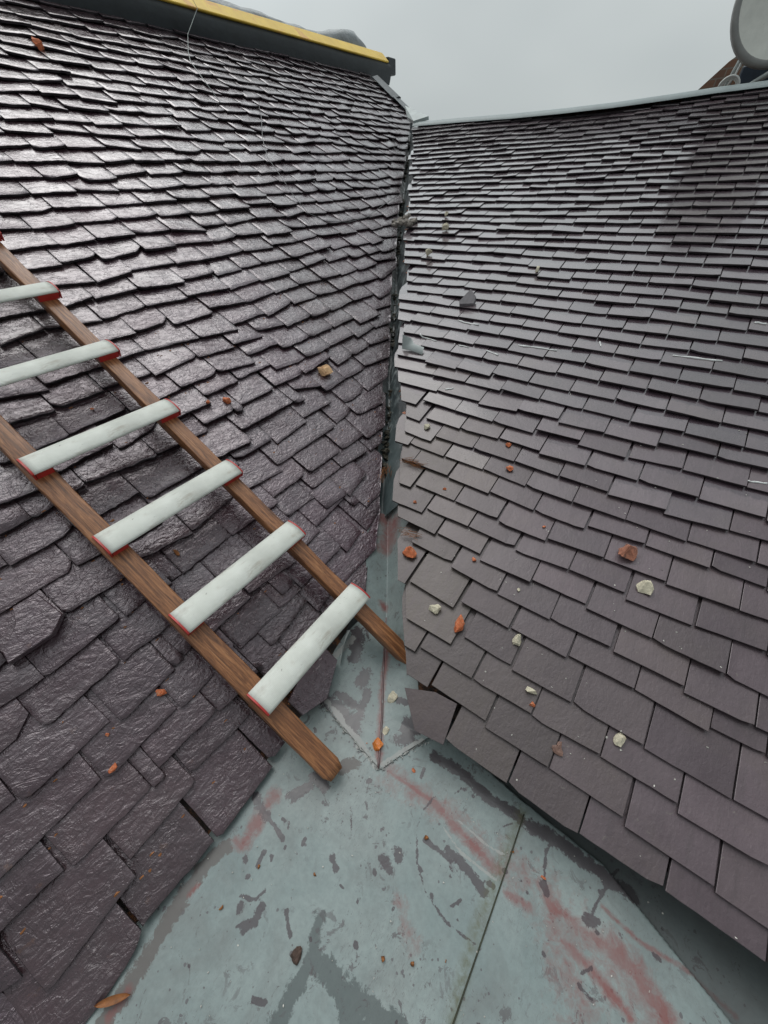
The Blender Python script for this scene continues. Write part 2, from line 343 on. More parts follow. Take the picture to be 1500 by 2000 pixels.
# ------------------------------------------------------------------ materials
def m_slate_left():
    g = Nt('riven wet slate')
    r, gg, b, al = g.attr('tint')
    n1 = g.noise(7, 5, 0.6)
    n2 = g.noise(38, 5, 0.65, 0.6)
    c = g.mix(g.rng(n1, 0.3, 0.7), (0.036, 0.017, 0.024), (0.082, 0.045, 0.058))
    c = g.mix(g.rng(gg, 0, 1, 0, 0.6), c, (0.070, 0.033, 0.042))
    c = g.mix(g.math('MULTIPLY', b, 0.6), c, (0.062, 0.052, 0.043))
    # thin flakes of purple-brown where the top layer has come off
    fl = g.rng(g.noise(11, 6, 0.7, 1.0), 0.58, 0.64)
    c = g.mix(g.math('MULTIPLY', fl, 0.55), c, (0.048, 0.026, 0.027))
    c = g.mix(g.rng(n2, 0.35, 0.75, 0, 0.4), c, (0.032, 0.024, 0.028))
    ru = g.math('MULTIPLY', g.rng(g.noise(16, 5, 0.7), 0.64, 0.72), 0.6)
    c = g.mix(ru, c, (0.115, 0.055, 0.034))
    c = g.mix(0.85, c, g.ramp(r, [(0, (0.72, 0.72, 0.72)), (1, (1.25, 1.25, 1.25))]), 'MULTIPLY')
    off = g.n('ShaderNodeCombineXYZ', {'X': g.math('MULTIPLY', r, 31.0), 'Y': g.math('MULTIPLY', gg, 17.0), 'Z': 0.0}).outputs[0]
    pv = g.n('ShaderNodeVectorMath', {0: g.co, 1: off}, operation='ADD').outputs[0]
    vec = g.map((1.0, 1.7, 1.0), (0, 0, 0.6), vec=pv)
    vecb = g.map((1.5, 1.0, 1.0), (0, 0, -0.3), vec=pv)
    h1 = g.noise(25, 5, 0.52, 1.3, vec)
    h2 = g.noise(75, 3, 0.5, 0.8, vecb)
    lay = g.rng(g.noise(9, 5, 0.6, 0.8, pv), 0.47, 0.50)
    lay2 = g.rng(g.noise(12, 4, 0.6, 0.8, vecb), 0.55, 0.575)
    calm = g.math('MULTIPLY', g.rng(g.noise(6, 3, 0.5, 0.0, pv), 0.35, 0.62, 0.15, 1.0), g.rng(gg, 0, 1, 0.45, 1.15))
    steps = g.math('ADD', g.math('MULTIPLY', lay, 0.16), g.math('MULTIPLY', lay2, 0.12))
    hh = g.math('ADD', g.math('ADD', h1, g.math('MULTIPLY', h2, 0.3)), steps)
    hc = g.math('ADD', g.math('MULTIPLY', g.math('ADD', h1, g.math('MULTIPLY', h2, 0.18)), calm), g.math('MULTIPLY', steps, 0.7))
    sy = g.n('ShaderNodeSeparateXYZ', {'Vector': g.co}).outputs[1]
    worn = g.rng(sy, 1.2, 3.2, 1.0, 0.5)
    g.set(Specular_IOR_Level=0.75, Specular_Tint=(1.0, 0.85, 0.94))
    hh = g.math('MULTIPLY', hh, worn)
    hc = g.math('MULTIPLY', hc, worn)
    g.set(Base_Color=c, Roughness=g.rng(g.noise(22, 4, 0.6), 0.3, 0.7, 0.16, 0.36), IOR=1.55,
          Normal=g.bump(hh, 1.0, 0.0045), Coat_Weight=g.rng(g.noise(4.5, 4, 0.6), 0.35, 0.65, 0.4, 0.85), Coat_Roughness=0.06,
          Coat_Normal=g.bump(hc, 1.0, 0.0100), Coat_IOR=1.65)
    return g.m


def m_slate_right():
    g = Nt('smooth damp slate')
    r, wetk, b, al = g.attr('tint')
    n1 = g.noise(5, 5, 0.6)
    n2 = g.noise(60, 4, 0.6)
    c = g.mix(g.rng(n1, 0.3, 0.7), (0.080, 0.056, 0.065), (0.128, 0.095, 0.107))
    c = g.mix(b, c, (0.070, 0.059, 0.046))
    c = g.mix(g.rng(n2, 0.3, 0.75, 0, 0.3), c, (0.075, 0.058, 0.065))
    sm = g.rng(g.noise(3.5, 6, 0.65, 0.4), 0.5, 0.7)
    c = g.mix(g.math('MULTIPLY', sm, 0.4), c, (0.108, 0.086, 0.072))
    drip = g.rng(g.noise(9, 5, 0.65, 0.3, g.map((5.5, 0.5, 1))), 0.5, 0.72)
    c = g.mix(g.math('MULTIPLY', drip, 0.6), c, (0.070, 0.054, 0.058))
    lic = g.rng(g.noise(34, 5, 0.7, 0.6), 0.66, 0.70)
    c = g.mix(g.math('MULTIPLY', lic, 0.55), c, (0.17, 0.155, 0.13))
    c = g.mix(0.9, c, g.ramp(r, [(0, (0.66, 0.64, 0.66)), (1, (1.3, 1.3, 1.28))]), 'MULTIPLY')
    # undried band below the next tail, its shade and dark reflection painted in
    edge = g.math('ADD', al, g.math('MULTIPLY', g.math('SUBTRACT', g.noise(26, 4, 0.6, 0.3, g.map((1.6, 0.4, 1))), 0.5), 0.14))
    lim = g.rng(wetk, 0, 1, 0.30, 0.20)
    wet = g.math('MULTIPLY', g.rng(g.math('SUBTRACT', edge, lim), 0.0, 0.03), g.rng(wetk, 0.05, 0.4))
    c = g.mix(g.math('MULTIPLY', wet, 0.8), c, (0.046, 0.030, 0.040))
    g.set(Base_Color=c, Roughness=g.math('SUBTRACT', g.rng(n1, 0.3, 0.7, 0.36, 0.5), g.math('MULTIPLY', wetk, 0.16)), IOR=1.5,
          Normal=g.bump(g.math('ADD', g.noise(120, 4, 0.6, 0.5, g.map((1, 0.6, 1))), g.math('MULTIPLY', g.noise(14, 4, 0.6), 2.4)), 0.6, 0.002),
          Coat_Weight=g.math('ADD', g.rng(b, 0, 1, 0.3, 0.1), g.math('MULTIPLY', wetk, 0.65)), Coat_Roughness=g.rng(wetk, 0, 1, 0.2, 0.09), Coat_IOR=1.65, Specular_IOR_Level=0.7, Specular_Tint=(1.0, 0.91, 0.96))
    return g.m


def m_shaded_edge(name, col):
    g = Nt(name)
    n = g.noise(80, 4, 0.7, 0.5, g.map((1, 1, 3)))
    g.set(Base_Color=g.mix(n, tuple(x * 0.5 for x in col), tuple(x * 1.5 for x in col)), Roughness=0.5, Normal=g.bump(n, 0.6, 0.002))
    return g.m


def m_deck():
    g = Nt('debris on roof boards')
    c = g.ramp(g.noise(28, 6, 0.7, 0.5), [(0.3, (0.012, 0.010, 0.010)), (0.5, (0.035, 0.022, 0.016)), (0.62, (0.20, 0.075, 0.025)), (0.75, (0.10, 0.05, 0.03))])
    g.set(Base_Color=c, Roughness=0.6, Normal=g.bump(g.noise(90, 5, 0.7), 0.8, 0.004))
    return g.m


def m_zinc(name='weathered zinc', dark=1.0):
    g = Nt(name)
    geo = g.n('ShaderNodeNewGeometry', {})
    P = geo.outputs['Position']
    red, wet, mud, ex = g.attr('stain')
    damp, shaded_trough, alg, _x = g.attr('stain_shade')
    big = g.noise(2.6, 5, 0.6, 0.3, P)
    fine = g.noise(60, 5, 0.7, 0.4, P)
    c = g.mix(g.rng(big, 0.32, 0.68), (0.205 * dark, 0.258 * dark, 0.258 * dark), (0.325 * dark, 0.375 * dark, 0.366 * dark))
    c = g.mix(g.rng(g.noise(6.5, 5, 0.65, 0.8, P), 0.45, 0.7, 0, 0.5), c, (0.165 * dark, 0.172 * dark, 0.168 * dark))
    c = g.mix(g.rng(fine, 0.4, 0.75, 0, 0.35), c, (0.125 * dark, 0.145 * dark, 0.148 * dark))
    # dirt specks and short scratches
    cl = g.rng(g.noise(7, 4, 0.7, 0.2, P), 0.38, 0.62)
    sp = g.math('LESS_THAN', g.vor(55, P).outputs['Distance'], g.math('MULTIPLY', g.rng(g.noise(30, 3, 0.6, 0, P), 0.42, 0.7, 0.0, 0.42), cl))
    c = g.mix(g.math('MULTIPLY', sp, 0.75), c, (0.10, 0.085, 0.095))
    scv = g.map((3.2, 0.7, 1), (0, 0, 0.6), vec=P)
    sc = g.math('MULTIPLY', g.rng(g.noise(70, 3, 0.75, 1.6, scv), 0.60, 0.62), g.rng(g.noise(4, 3, 0.6, 0, P), 0.42, 0.6))
    c = g.mix(g.math('MULTIPLY', sc, 0.55), c, (0.13, 0.115, 0.125))
    wob = g.math('SUBTRACT', g.noise(24, 6, 0.72, 0.6, P), 0.5)
    wob2 = g.math('SUBTRACT', g.noise(75, 4, 0.7, 0.6, P), 0.5)
    wb = g.math('ADD', g.math('MULTIPLY', wob, 1.25), g.math('MULTIPLY', wob2, 0.6))

    def mask(a, lo=0.45, hi=0.55):
        return g.rng(g.math('ADD', a, g.math('MULTIPLY', wb, g.rng(a, 0.02, 0.2))), lo, hi)
    dampm = mask(damp)
    c = g.mix(g.math('MULTIPLY', dampm, 0.8), c, (0.085, 0.102, 0.102))
    film = g.math('MULTIPLY', g.rng(g.noise(19, 6, 0.78, 0.8, P), 0.585, 0.605), g.rng(g.noise(3.1, 3, 0.6, 0, P), 0.40, 0.55))
    c = g.mix(g.math('MULTIPLY', film, 0.7), c, (0.085, 0.066, 0.073))
    mudm = mask(mud)
    c = g.mix(g.math('MULTIPLY', mudm, 0.85), c, (0.115, 0.098, 0.092))
    redm = g.math('MULTIPLY', g.rng(g.math('ADD', red, g.math('MULTIPLY', wb, g.rng(red, 0.02, 0.2))), 0.25, 0.75), g.rng(g.noise(14, 5, 0.7, 0.5, P), 0.3, 0.6, 0.55, 1.0))
    c = g.mix(g.math('MULTIPLY', redm, 0.85), c, (0.225, 0.072, 0.066))
    wetm = mask(wet)
    c = g.mix(g.math('MULTIPLY', wetm, 0.82), c, (0.066, 0.047, 0.055))
    c = g.mix(g.math('MULTIPLY', shaded_trough, 0.66), c, (0.060, 0.058, 0.060))  # shade under the right eave painted into the zinc colour
    c = g.mix(g.math('MULTIPLY', g.math('MULTIPLY', alg, g.rng(fine, 0.3, 0.65)), 0.7), c, (0.11, 0.11, 0.045))
    pale = mask(g.math('SUBTRACT', ex, 0.0), 0.6, 0.66)
    c = g.mix(g.math('MULTIPLY', pale, 0.75), c, (0.36, 0.36, 0.345))
    g.set(Base_Color=c, Roughness=g.rng(wetm, 0, 1, 0.46, 0.22), IOR=1.45, Coat_Weight=g.rng(wetm, 0, 1, 0.3, 0.45), Coat_IOR=1.33, Coat_Roughness=0.14,
          Normal=g.bump(g.math('ADD', big, g.math('MULTIPLY', fine, 0.04)), 0.35, 0.02))
    return g.m


def m_simple(name, col, rough=0.5, var=0.25, scale=20, bump=0.2, bdist=0.002, metallic=0.0, coat=0.0, spots=None):
    g = Nt(name)
    n = g.noise(scale, 5, 0.65)
    lo = tuple(x * (1 - var) for x in col)
    hi = tuple(min(1, x * (1 + var)) for x in col)
    c = g.mix(g.rng(n, 0.3, 0.7), lo, hi)
    if spots:
        c = g.mix(g.rng(g.noise(scale * 0.6, 6, 0.7, 0.5, g.map(loc=(3, 1, 7))), spots[1], spots[1] + 0.06, 0, spots[2]), c, spots[0])
    g.set(Base_Color=c, Roughness=rough, Metallic=metallic, Coat_Weight=coat, Coat_Roughness=0.15,
          Normal=g.bump(g.noise(scale * 3, 5, 0.65), bump, bdist))
    return g.m


def m_wood():
    g = Nt('wet brown timber')
    v = g.map((46, 2.6, 46))
    n1 = g.noise(2.2, 6, 0.65, 1.2, v)
    n2 = g.noise(7.0, 5, 0.7, 0.8, v)
    c = g.ramp(n1, [(0.28, (0.060, 0.023, 0.010)), (0.46, (0.225, 0.088, 0.034)), (0.6, (0.39, 0.168, 0.066)), (0.8, (0.52, 0.27, 0.125))])
    c = g.mix(g.rng(n2, 0.52, 0.7, 0, 0.75), c, (0.045, 0.020, 0.011))
    kn = g.vor(2.3, g.map((9, 2.2, 9), loc=(0.3, 0.7, 0))).outputs['Distance']
    c = g.mix(g.rng(kn, 0.0, 0.16, 0.55, 0.0), c, (0.06, 0.028, 0.016))
    g.set(Base_Color=c, Roughness=g.rng(n2, 0.3, 0.7, 0.34, 0.55), Coat_Weight=0.25, Coat_Roughness=0.2,
          Normal=g.bump(g.math('ADD', n1, n2), 0.55, 0.003))
    return g.m


def m_rung():
    g = Nt('worn white grooved plastic')
    sx = g.n('ShaderNodeSeparateXYZ', {'Vector': g.co})
    groove = g.math('SINE', g.math('MULTIPLY', sx.outputs[1], 2 * PI / 0.0048))
    d1 = g.math('MULTIPLY', g.rng(g.noise(30, 6, 0.75, 0.3, g.map((0.22, 1.0, 1.0), (0, 0, 0.05))), 0.5, 0.62), g.rng(g.noise(6, 4, 0.65), 0.45, 0.62))
    c = g.mix(g.rng(g.noise(14, 4, 0.6), 0.3, 0.7), (0.66, 0.675, 0.615), (0.76, 0.775, 0.72))
    c = g.mix(g.rng(groove, 0.2, 1.0, 0.0, 0.14), c, (0.42, 0.45, 0.42))
    c = g.mix(g.math('MULTIPLY', d1, 0.6), c, (0.30, 0.23, 0.16))
    d2 = g.rng(g.noise(5, 4, 0.6), 0.45, 0.7)
    c = g.mix(g.math('MULTIPLY', d2, 0.4), c, (0.30, 0.31, 0.28))
    sp = g.rng(g.noise(46, 4, 0.7, 0.8, g.map((0.7, 1.4, 1))), 0.66, 0.69)
    c = g.mix(g.math('MULTIPLY', sp, 0.7), c, (0.22, 0.20, 0.18))
    g.set(Base_Color=c, Roughness=0.45, Normal=g.bump(g.math('ADD', g.math('MULTIPLY', groove, 0.5), g.noise(60, 3)), 0.45, 0.0012))
    return g.m


def m_flash():
    g = Nt('old flashing with peeling paint')
    n = g.noise(13, 6, 0.72, 1.0, g.map((1, 1, 1)))
    c = g.ramp(n, [(0.40, (0.014, 0.016, 0.018)), (0.52, (0.05, 0.062, 0.066)), (0.56, (0.15, 0.175, 0.18)), (0.66, (0.34, 0.37, 0.36))])
    geo = g.n('ShaderNodeNewGeometry', {})
    yy_ = g.n('ShaderNodeSeparateXYZ', {'Vector': geo.outputs['Position']}).outputs[1]
    bare = g.rng(g.math('ADD', yy_, g.math('MULTIPLY', g.math('SUBTRACT', n, 0.5), 1.6)), 1.3, 2.1, 1.0, 0.0)
    zc = g.mix(g.rng(g.noise(5, 5, 0.7, 0.6), 0.35, 0.65), (0.045, 0.062, 0.066), (0.125, 0.155, 0.158))
    c = g.mix(bare, c, zc)
    g.set(Base_Color=c, Roughness=0.42, Coat_Weight=0.2, Normal=g.bump(n, 0.35, 0.004))
    return g.m


def m_brickwork():
    g = Nt('old brickwork')
    br = g.n('ShaderNodeTexBrick', {'Vector': g.map((1, 1, 1), (PI / 2, 0, 0)), 'Color1': (0.27, 0.15, 0.10, 1), 'Color2': (0.20, 0.12, 0.09, 1),
                                    'Mortar': (0.26, 0.23, 0.20, 1), 'Scale': 4.6, 'Mortar Size': 0.02})
    g.set(Base_Color=br.outputs['Color'], Roughness=0.85, Normal=g.bump(g.noise(60), 0.5, 0.004))
    return g.m


M = {
    'sle': m_shaded_edge('shaded broken slate edge', (0.034, 0.028, 0.032)), 'sre': m_shaded_edge('shaded sawn slate edge', (0.045, 0.036, 0.040)),  # edge tones darkened to paint in the shade at the tails
    'sl': m_slate_left(), 'sr': m_slate_right(), 'deck': m_deck(), 'zinc': m_zinc(), 'wood': m_wood(), 'rung': m_rung(), 'flash': m_flash(),
    'red': m_simple('red plastic', (0.46, 0.030, 0.026), 0.42, 0.2, 30, 0.15),
    'lead': m_simple('dull grey lead', (0.12, 0.13, 0.14), 0.45, 0.25, 9, 0.35, 0.004, coat=0.2),
    'leadpale': m_simple('pale lead', (0.42, 0.46, 0.455), 0.5, 0.15, 8, 0.3, 0.004),
    'solder': m_simple('solder', (0.33, 0.33, 0.315), 0.5, 0.45, 45, 0.8, 0.004),
    'ridge': m_simple('pale ridge sheet', (0.25, 0.295, 0.30), 0.5, 0.12, 6, 0.2, 0.004),
    'yellow': m_simple('yellow painted timber', (0.93, 0.60, 0.085), 0.5, 0.14, 5, 0.3, 0.003, spots=((0.75, 0.33, 0.12), 0.58, 0.6)),
    'membrane': m_simple('dark rubber membrane', (0.022, 0.028, 0.032), 0.55, 0.3, 6, 0.4, 0.01),
    'tarp': m_simple('grey tarpaulin', (0.15, 0.17, 0.18), 0.4, 0.35, 5, 0.6, 0.03, coat=0.3),
    'brick': m_simple('broken brick', (0.60, 0.165, 0.065), 0.75, 0.35, 60, 0.8, 0.004, spots=((0.62, 0.36, 0.22), 0.56, 0.7)),
    'brickdull': m_simple('dull broken brick', (0.40, 0.165, 0.105), 0.75, 0.35, 50, 0.8, 0.004, spots=((0.09, 0.06, 0.055), 0.54, 0.8)),
    'rubble': m_simple('old grey mortar', (0.30, 0.265, 0.235), 0.8, 0.4, 40, 0.9, 0.004, spots=((0.06, 0.05, 0.04), 0.56, 0.8)),
    'stone': m_simple('orange pale stone', (0.88, 0.50, 0.27), 0.7, 0.3, 40, 0.7, 0.004),
    'dirt': m_simple('wet dirt and moss', (0.035, 0.030, 0.018), 0.7, 0.6, 40, 0.9, 0.006, spots=((0.16, 0.06, 0.03), 0.62, 0.7)),
    'shard': m_simple('brown tile shard', (0.20, 0.115, 0.09), 0.6, 0.3, 50, 0.5, 0.003),
    'mortar': m_simple('mortar crumb', (0.66, 0.60, 0.46), 0.85, 0.22, 70, 0.9, 0.004, spots=((0.32, 0.26, 0.17), 0.6, 0.7)),
    'straw': m_simple('orange dry needles', (0.26, 0.095, 0.025), 0.6, 0.5, 30, 0.2),
    'seed': m_simple('brown seed', (0.32, 0.12, 0.035), 0.5, 0.4, 60, 0.3),
    'bark': m_simple('dark bark', (0.09, 0.055, 0.042), 0.7, 0.4, 70, 0.9, 0.004),
    'berry': m_simple('orange berry pulp', (0.62, 0.17, 0.015), 0.35, 0.25, 50, 0.5, 0.003, coat=0.4),
    'white': m_simple('white sealant', (0.78, 0.79, 0.78), 0.45, 0.08, 40, 0.5, 0.002),
    'dish': m_simple('dirty white dish', (0.78, 0.78, 0.72), 0.5, 0.1, 9, 0.1, 0.002, spots=((0.30, 0.29, 0.26), 0.63, 0.55)),
    'dishrim': m_simple('grey dish rim', (0.27, 0.27, 0.26), 0.5, 0.15, 12),
    'galv': m_simple('galvanised pole', (0.33, 0.36, 0.35), 0.4, 0.2, 15, 0.1, 0.002, metallic=0.3),
    'cable': m_simple('white cable', (0.62, 0.63, 0.61), 0.4, 0.1, 20),
    'wire': m_simple('thin grey wire', (0.13, 0.13, 0.135), 0.35, 0.2, 20),
    'blue': m_simple('dark blue box', (0.025, 0.040, 0.065), 0.5, 0.2, 8),
    'brickwork': m_brickwork(),
    'grit': m_simple('pale grit', (0.52, 0.50, 0.46), 0.6, 0.5, 90),
}


# ------------------------------------------------------------------ slates
def nz1(x, seed):
    return noise.noise(Vector((x, seed * 1.731 + 0.37, seed * 0.517 + 9.1)))


def make_slate(u0, s0, u1, s1, Ln, t, tilt, h0, twist, nx, ny, rough, jag, chips, seed, clamp, bev, skew, tint):
    """one slate in slope coordinates (u along the courses, s up the slope, h out of the slope).
    Tail corners (u0,s0)-(u1,s1); returns verts, faces, smooth flags, tint"""
    wd = u1 - u0

    def P(a, b, dh=0.0):
        st = s0 + (s1 - s0) * a
        if jag > 0:
            st += jag * (nz1(a * wd * 22, seed) + 0.6 * nz1(a * wd * 60, seed + 5)) * (1 - b) ** 2
        for side, (cw, cd) in chips:
            x = (1 - a) if side else a
            if x < cw:
                st += cd * (1 - x / cw) ** 1.5 * (1 - b)
        s = st + b * Ln
        u = u0 + wd * a + skew * b * Ln
        if jag > 0:
            k = 0.35 * jag * nz1(b * Ln * 30, seed + (3 if a < 0.5 else 8))
            u += k * (1 - 2 * a if a < 0.5 else 2 * a - 1)
        u = clamp(u, s)
        h = h0 - tilt * b * Ln + twist * (a - 0.5)
        if rough > 0:
            q = Vector((u * 9, s * 15, seed * 0.37))
            h += rough * (noise.noise(q) + 0.55 * noise.noise(q * 2.3) + 0.3 * noise.noise(q * 5.1))
        return (u, s, h + dh)
    # widths of the inset ring
    ia = min(0.2, bev / max(wd, 0.02))
    ib = min(0.1, bev / Ln)
    As = [ia + (1 - 2 * ia) * i / nx for i in range(nx + 1)]
    Bs = [ib + (1 - 2 * ib) * j / ny for j in range(ny + 1)]
    v = [P(a, b) for b in Bs for a in As]
    f, sm, mi = [], [], []
    W = nx + 1
    for j in range(ny):
        for i in range(nx):
            f.append((j * W + i, j * W + i + 1, (j + 1) * W + i + 1, (j + 1) * W + i))
            sm.append(rough > 0)
            mi.append(0)
    per = [(i, 0) for i in range(nx + 1)] + [(nx, j) for j in range(1, ny + 1)] + [(i, ny) for i in range(nx - 1, -1, -1)] + [(0, j) for j in range(ny - 1, 0, -1)]
    inner = [j * W + i for i, j in per]
    b0 = len(v)
    al = []
    for i, j in per:
        a = 0.0 if i == 0 else (1.0 if i == nx else As[i])
        b = 0.0 if j == 0 else (1.0 if j == ny else Bs[j])
        v.append(P(a, b, -bev * 0.7))
    b1 = len(v)
    for k, (i, j) in enumerate(per):
        p = v[b0 + k]
        o = 0.0
        if jag > 0 and j == 0:
            o = 0.3 * t * (0.5 + nz1(p[0] * 70, seed + 2))
        v.append((p[0], p[1] + o, p[2] - t + bev * 0.7))
    n = len(per)
    for k in range(n):
        m = (k + 1) % n
        f.append((inner[m], inner[k], b0 + k, b0 + m))
        sm.append(rough > 0)
        mi.append(0)
        f.append((b0 + m, b0 + k, b1 + k, b1 + m))
        sm.append(False)
        mi.append(1)
    f.append(tuple(b1 + k for k in range(n))[::-1])
    sm.append(False)
    mi.append(1)
    tn = []
    for p in v:
        a = (p[0] - u0) / max(wd, 1e-3)
        st = s0 + (s1 - s0) * min(max(a, 0), 1)
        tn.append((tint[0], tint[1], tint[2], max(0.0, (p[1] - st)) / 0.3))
    return v, f, sm, tn, mi


def interp(x, tab):
    if x <= tab[0][0]:
        return tab[0][1]
    for (x0, y0), (x1, y1) in zip(tab, tab[1:]):
        if x <= x1:
            return y0 + (y1 - y0) * (x - x0) / (x1 - x0)
    return tab[-1][1]


# right-hand limit of the left slope and left-hand limit of the right slope, at height s
LMAX = [(-0.05, 0.285), (0.0, 0.30), (0.05, 0.42), (0.075, 0.55), (0.10, 0.68)] + [(s, u) for u, s in LVB if s > 0.11] + [(3.96, 6.2), (5.2, 6.2)]
RMIN = [(-0.05, -0.2)] + [(s, u) for u, s in RVB]
LMIN = [(-0.1, -1.28), (0.125, -1.28), (1.27, -0.75), (4.61, 1.2), (5.2, 1.5)]


def project(p):
    q = CAMROT.transposed() @ (p - Vector((0, 0, 1.5)))
    if q.z > -0.02:
        return None
    return 750 + 716 * q.x / -q.z, 1000 - 716 * q.y / -q.z


def in_picture(pts):
    """share of the picture that the outline takes, to choose which slates become parts of their own"""
    q = [project(p) for p in pts]
    if any(x is None for x in q):
        return 0
    cx = sum(x for x, y in q) / len(q)
    cy = sum(y for x, y in q) / len(q)
    if not (0 < cx < 1500 and 0 < cy < 2000):
        return 0
    return abs(sum(q[i][0] * q[(i + 1) % len(q)][1] - q[(i + 1) % len(q)][0] * q[i][1] for i in range(len(q)))) / 2


def fill(lo, hi, width, var, covered):
    """intervals of slates between lo and hi that leave out what is covered"""
    cov = sorted((a, b) for a, b in covered if b > lo and a < hi)
    gaps = []
    x = lo
    for a, b in cov:
        if a - x > 0.035:
            gaps.append((x, a))
        x = max(x, b)
    if hi - x > 0.035:
        gaps.append((x, hi))
    res = []
    for a, b in gaps:
        if b - a < width * 1.3:
            res.append((a, b))
            continue
        n = max(1, round((b - a) / width))
        ws = [random.uniform(1 - var, 1 + var) for _ in range(n)]
        k = (b - a) / sum(ws)
        x = a
        for q in ws:
            res.append((x, x + q * k))
            x += q * k
    return res


def stack(items, t_of, head, gap):
    """lay the slates from the eave upwards: each tail rests on whatever lies under it, each head lies near the boards"""
    order = sorted(range(len(items)), key=lambda i: (items[i][1] + items[i][3]) / 2)
    placed, res = [], {}
    for i in order:
        u0, s0, u1, s1, Ln = items[i][:5]
        t = t_of(i)
        tw = random.uniform(-1, 1) * gap * 1.2
        sm = (s0 + s1) / 2
        best = None
        for q in placed[-160:]:
            if q[1] > sm + 0.02 or sm - q[1] > 0.31 or q[0] > u1 or q[2] < u0:
                continue
            for a in (0.02, 0.25, 0.5, 0.75, 0.98):
                u = u0 + (u1 - u0) * a
                st = s0 + (s1 - s0) * a
                x = (u - q[0]) / max(q[2] - q[0], 1e-3)
                if -0.01 <= x <= 1.01:
                    d = st - (q[1] + (q[3] - q[1]) * x)
                    if -0.002 <= d < q[4]:
                        h = q[5] + q[7] * (x - 0.5) - q[6] * d - tw * (a - 0.5)
                        if best is None or h > best:
                            best = h
        if best is None:
            best = -t
        top = best + t + random.random() ** 2 * gap
        top = min(top, head + t * Ln / E_NOW[0] + 0.016)
        tilt = (top - head) / Ln
        res[i] = (top, tilt, tw, t)
        placed.append((u0, s0, u1, s1, Ln, top, tilt, tw))
    return res


E_NOW = [0.1]
LAYERS = {}
NIB = [0.0]


def surface(side, u, s):
    """height of the slates' upper face at a point of the slope"""
    items, laid = LAYERS[side]
    best = -0.03
    for i, (top, tilt, tw, t) in laid.items():
        u0, s0, u1, s1, Ln = items[i][:5]
        if u0 <= u <= u1:
            x = (u - u0) / max(u1 - u0, 1e-3)
            d = s - (s0 + (s1 - s0) * x)
            if 0 <= d <= Ln:
                best = max(best, top + tw * (x - 0.5) - tilt * d)
    return best

# -------- left slope: rough riven slates
left_roof = empty('slate_slope', L0, ML, 'steeper left roof slope of rough dark wet riven slates under the ladder', 'roof', kind='thing')
E_L = 0.121
LS_ALL = []            # (u0,s0,u1,s1, length, row)
for row, a, b, c, d in LS:
    LS_ALL.append((a / 1000, b / 1000, c / 1000, d / 1000, 0.30, 'd'))
LS_ALL = [q[:2] + (interp(q[1] + 0.17, LMAX), q[3]) + q[4:] if q[1] > 0.3 and interp(q[3], LMAX) - q[2] < 0.06 else q for q in LS_ALL]
LS_ALL += [(0.105, 0.365, 0.205, 0.367, 0.30, 'd'), (0.415, 0.36, 0.53, 0.362, 0.3, 'd'), (0.108, 0.25, 0.20, 0.252, 0.30, 'd'), (0.207, 0.20, 0.31, 0.203, 0.30, 'd'), (0.20, 0.125, 0.32, 0.127, 0.3, 'd')]
for k in range(0, 42):
    sk = E_L * k + (0.0 if k < 14 else 0.006)
    lo = interp(sk, LMIN)
    hi = interp(sk, LMAX)
    hi_cut = interp(sk + 0.17, LMAX)
    cov = [(q[0], q[2]) for q in LS_ALL if q[5] == 'd' and abs((q[1] + q[3]) / 2 - sk) < 0.068]
    if k == 0:
        cov.append((0.10, 0.5))
    if k == 1:
        cov.append((0.11, 0.29))
    for a, b in fill(lo, hi, 0.222, 0.2, cov):
        if hi - b < 0.01 and k > 0:
            b = hi_cut
        j = 0.020 * noise.noise(Vector((a * 0.9, k * 0.31, 3.3))) + random.uniform(-0.010, 0.010)
        if k > 2 and random.random() < 0.09:
            j -= random.uniform(0.02, 0.04)
        if k > 2 and random.random() < 0.08:
            j += random.uniform(0.015, 0.03)
        tw = random.gauss(0, 0.008) * (b - a) / 0.2
        LS_ALL.append((a + 0.0015, sk + j - tw, b - 0.0015, sk + j + tw, 0.30, 'p'))

built = []
for i, (u0, s0, u1, s1, Ln, kind) in enumerate(LS_ALL):
    area = in_picture([lw(u0, s0), lw(u1, s1), lw(u1, s1 + E_L), lw(u0, s0 + E_L)])
    built.append((area, i))
parts = set(i for a, i in sorted(built, reverse=True)[:92] if a > 0)
stuff = MB()
TL = [random.uniform(0.0050, 0.0085) if q[1] < 1.0 else random.uniform(0.009, 0.0145) for q in LS_ALL]
E_NOW[0] = E_L
LAID = stack(LS_ALL, lambda i: TL[i], -0.040, 0.005)
LAYERS['L'] = (LS_ALL, LAID)


def lclamp(u, s):
    return min(u, interp(s, LMAX) + NIB[0])


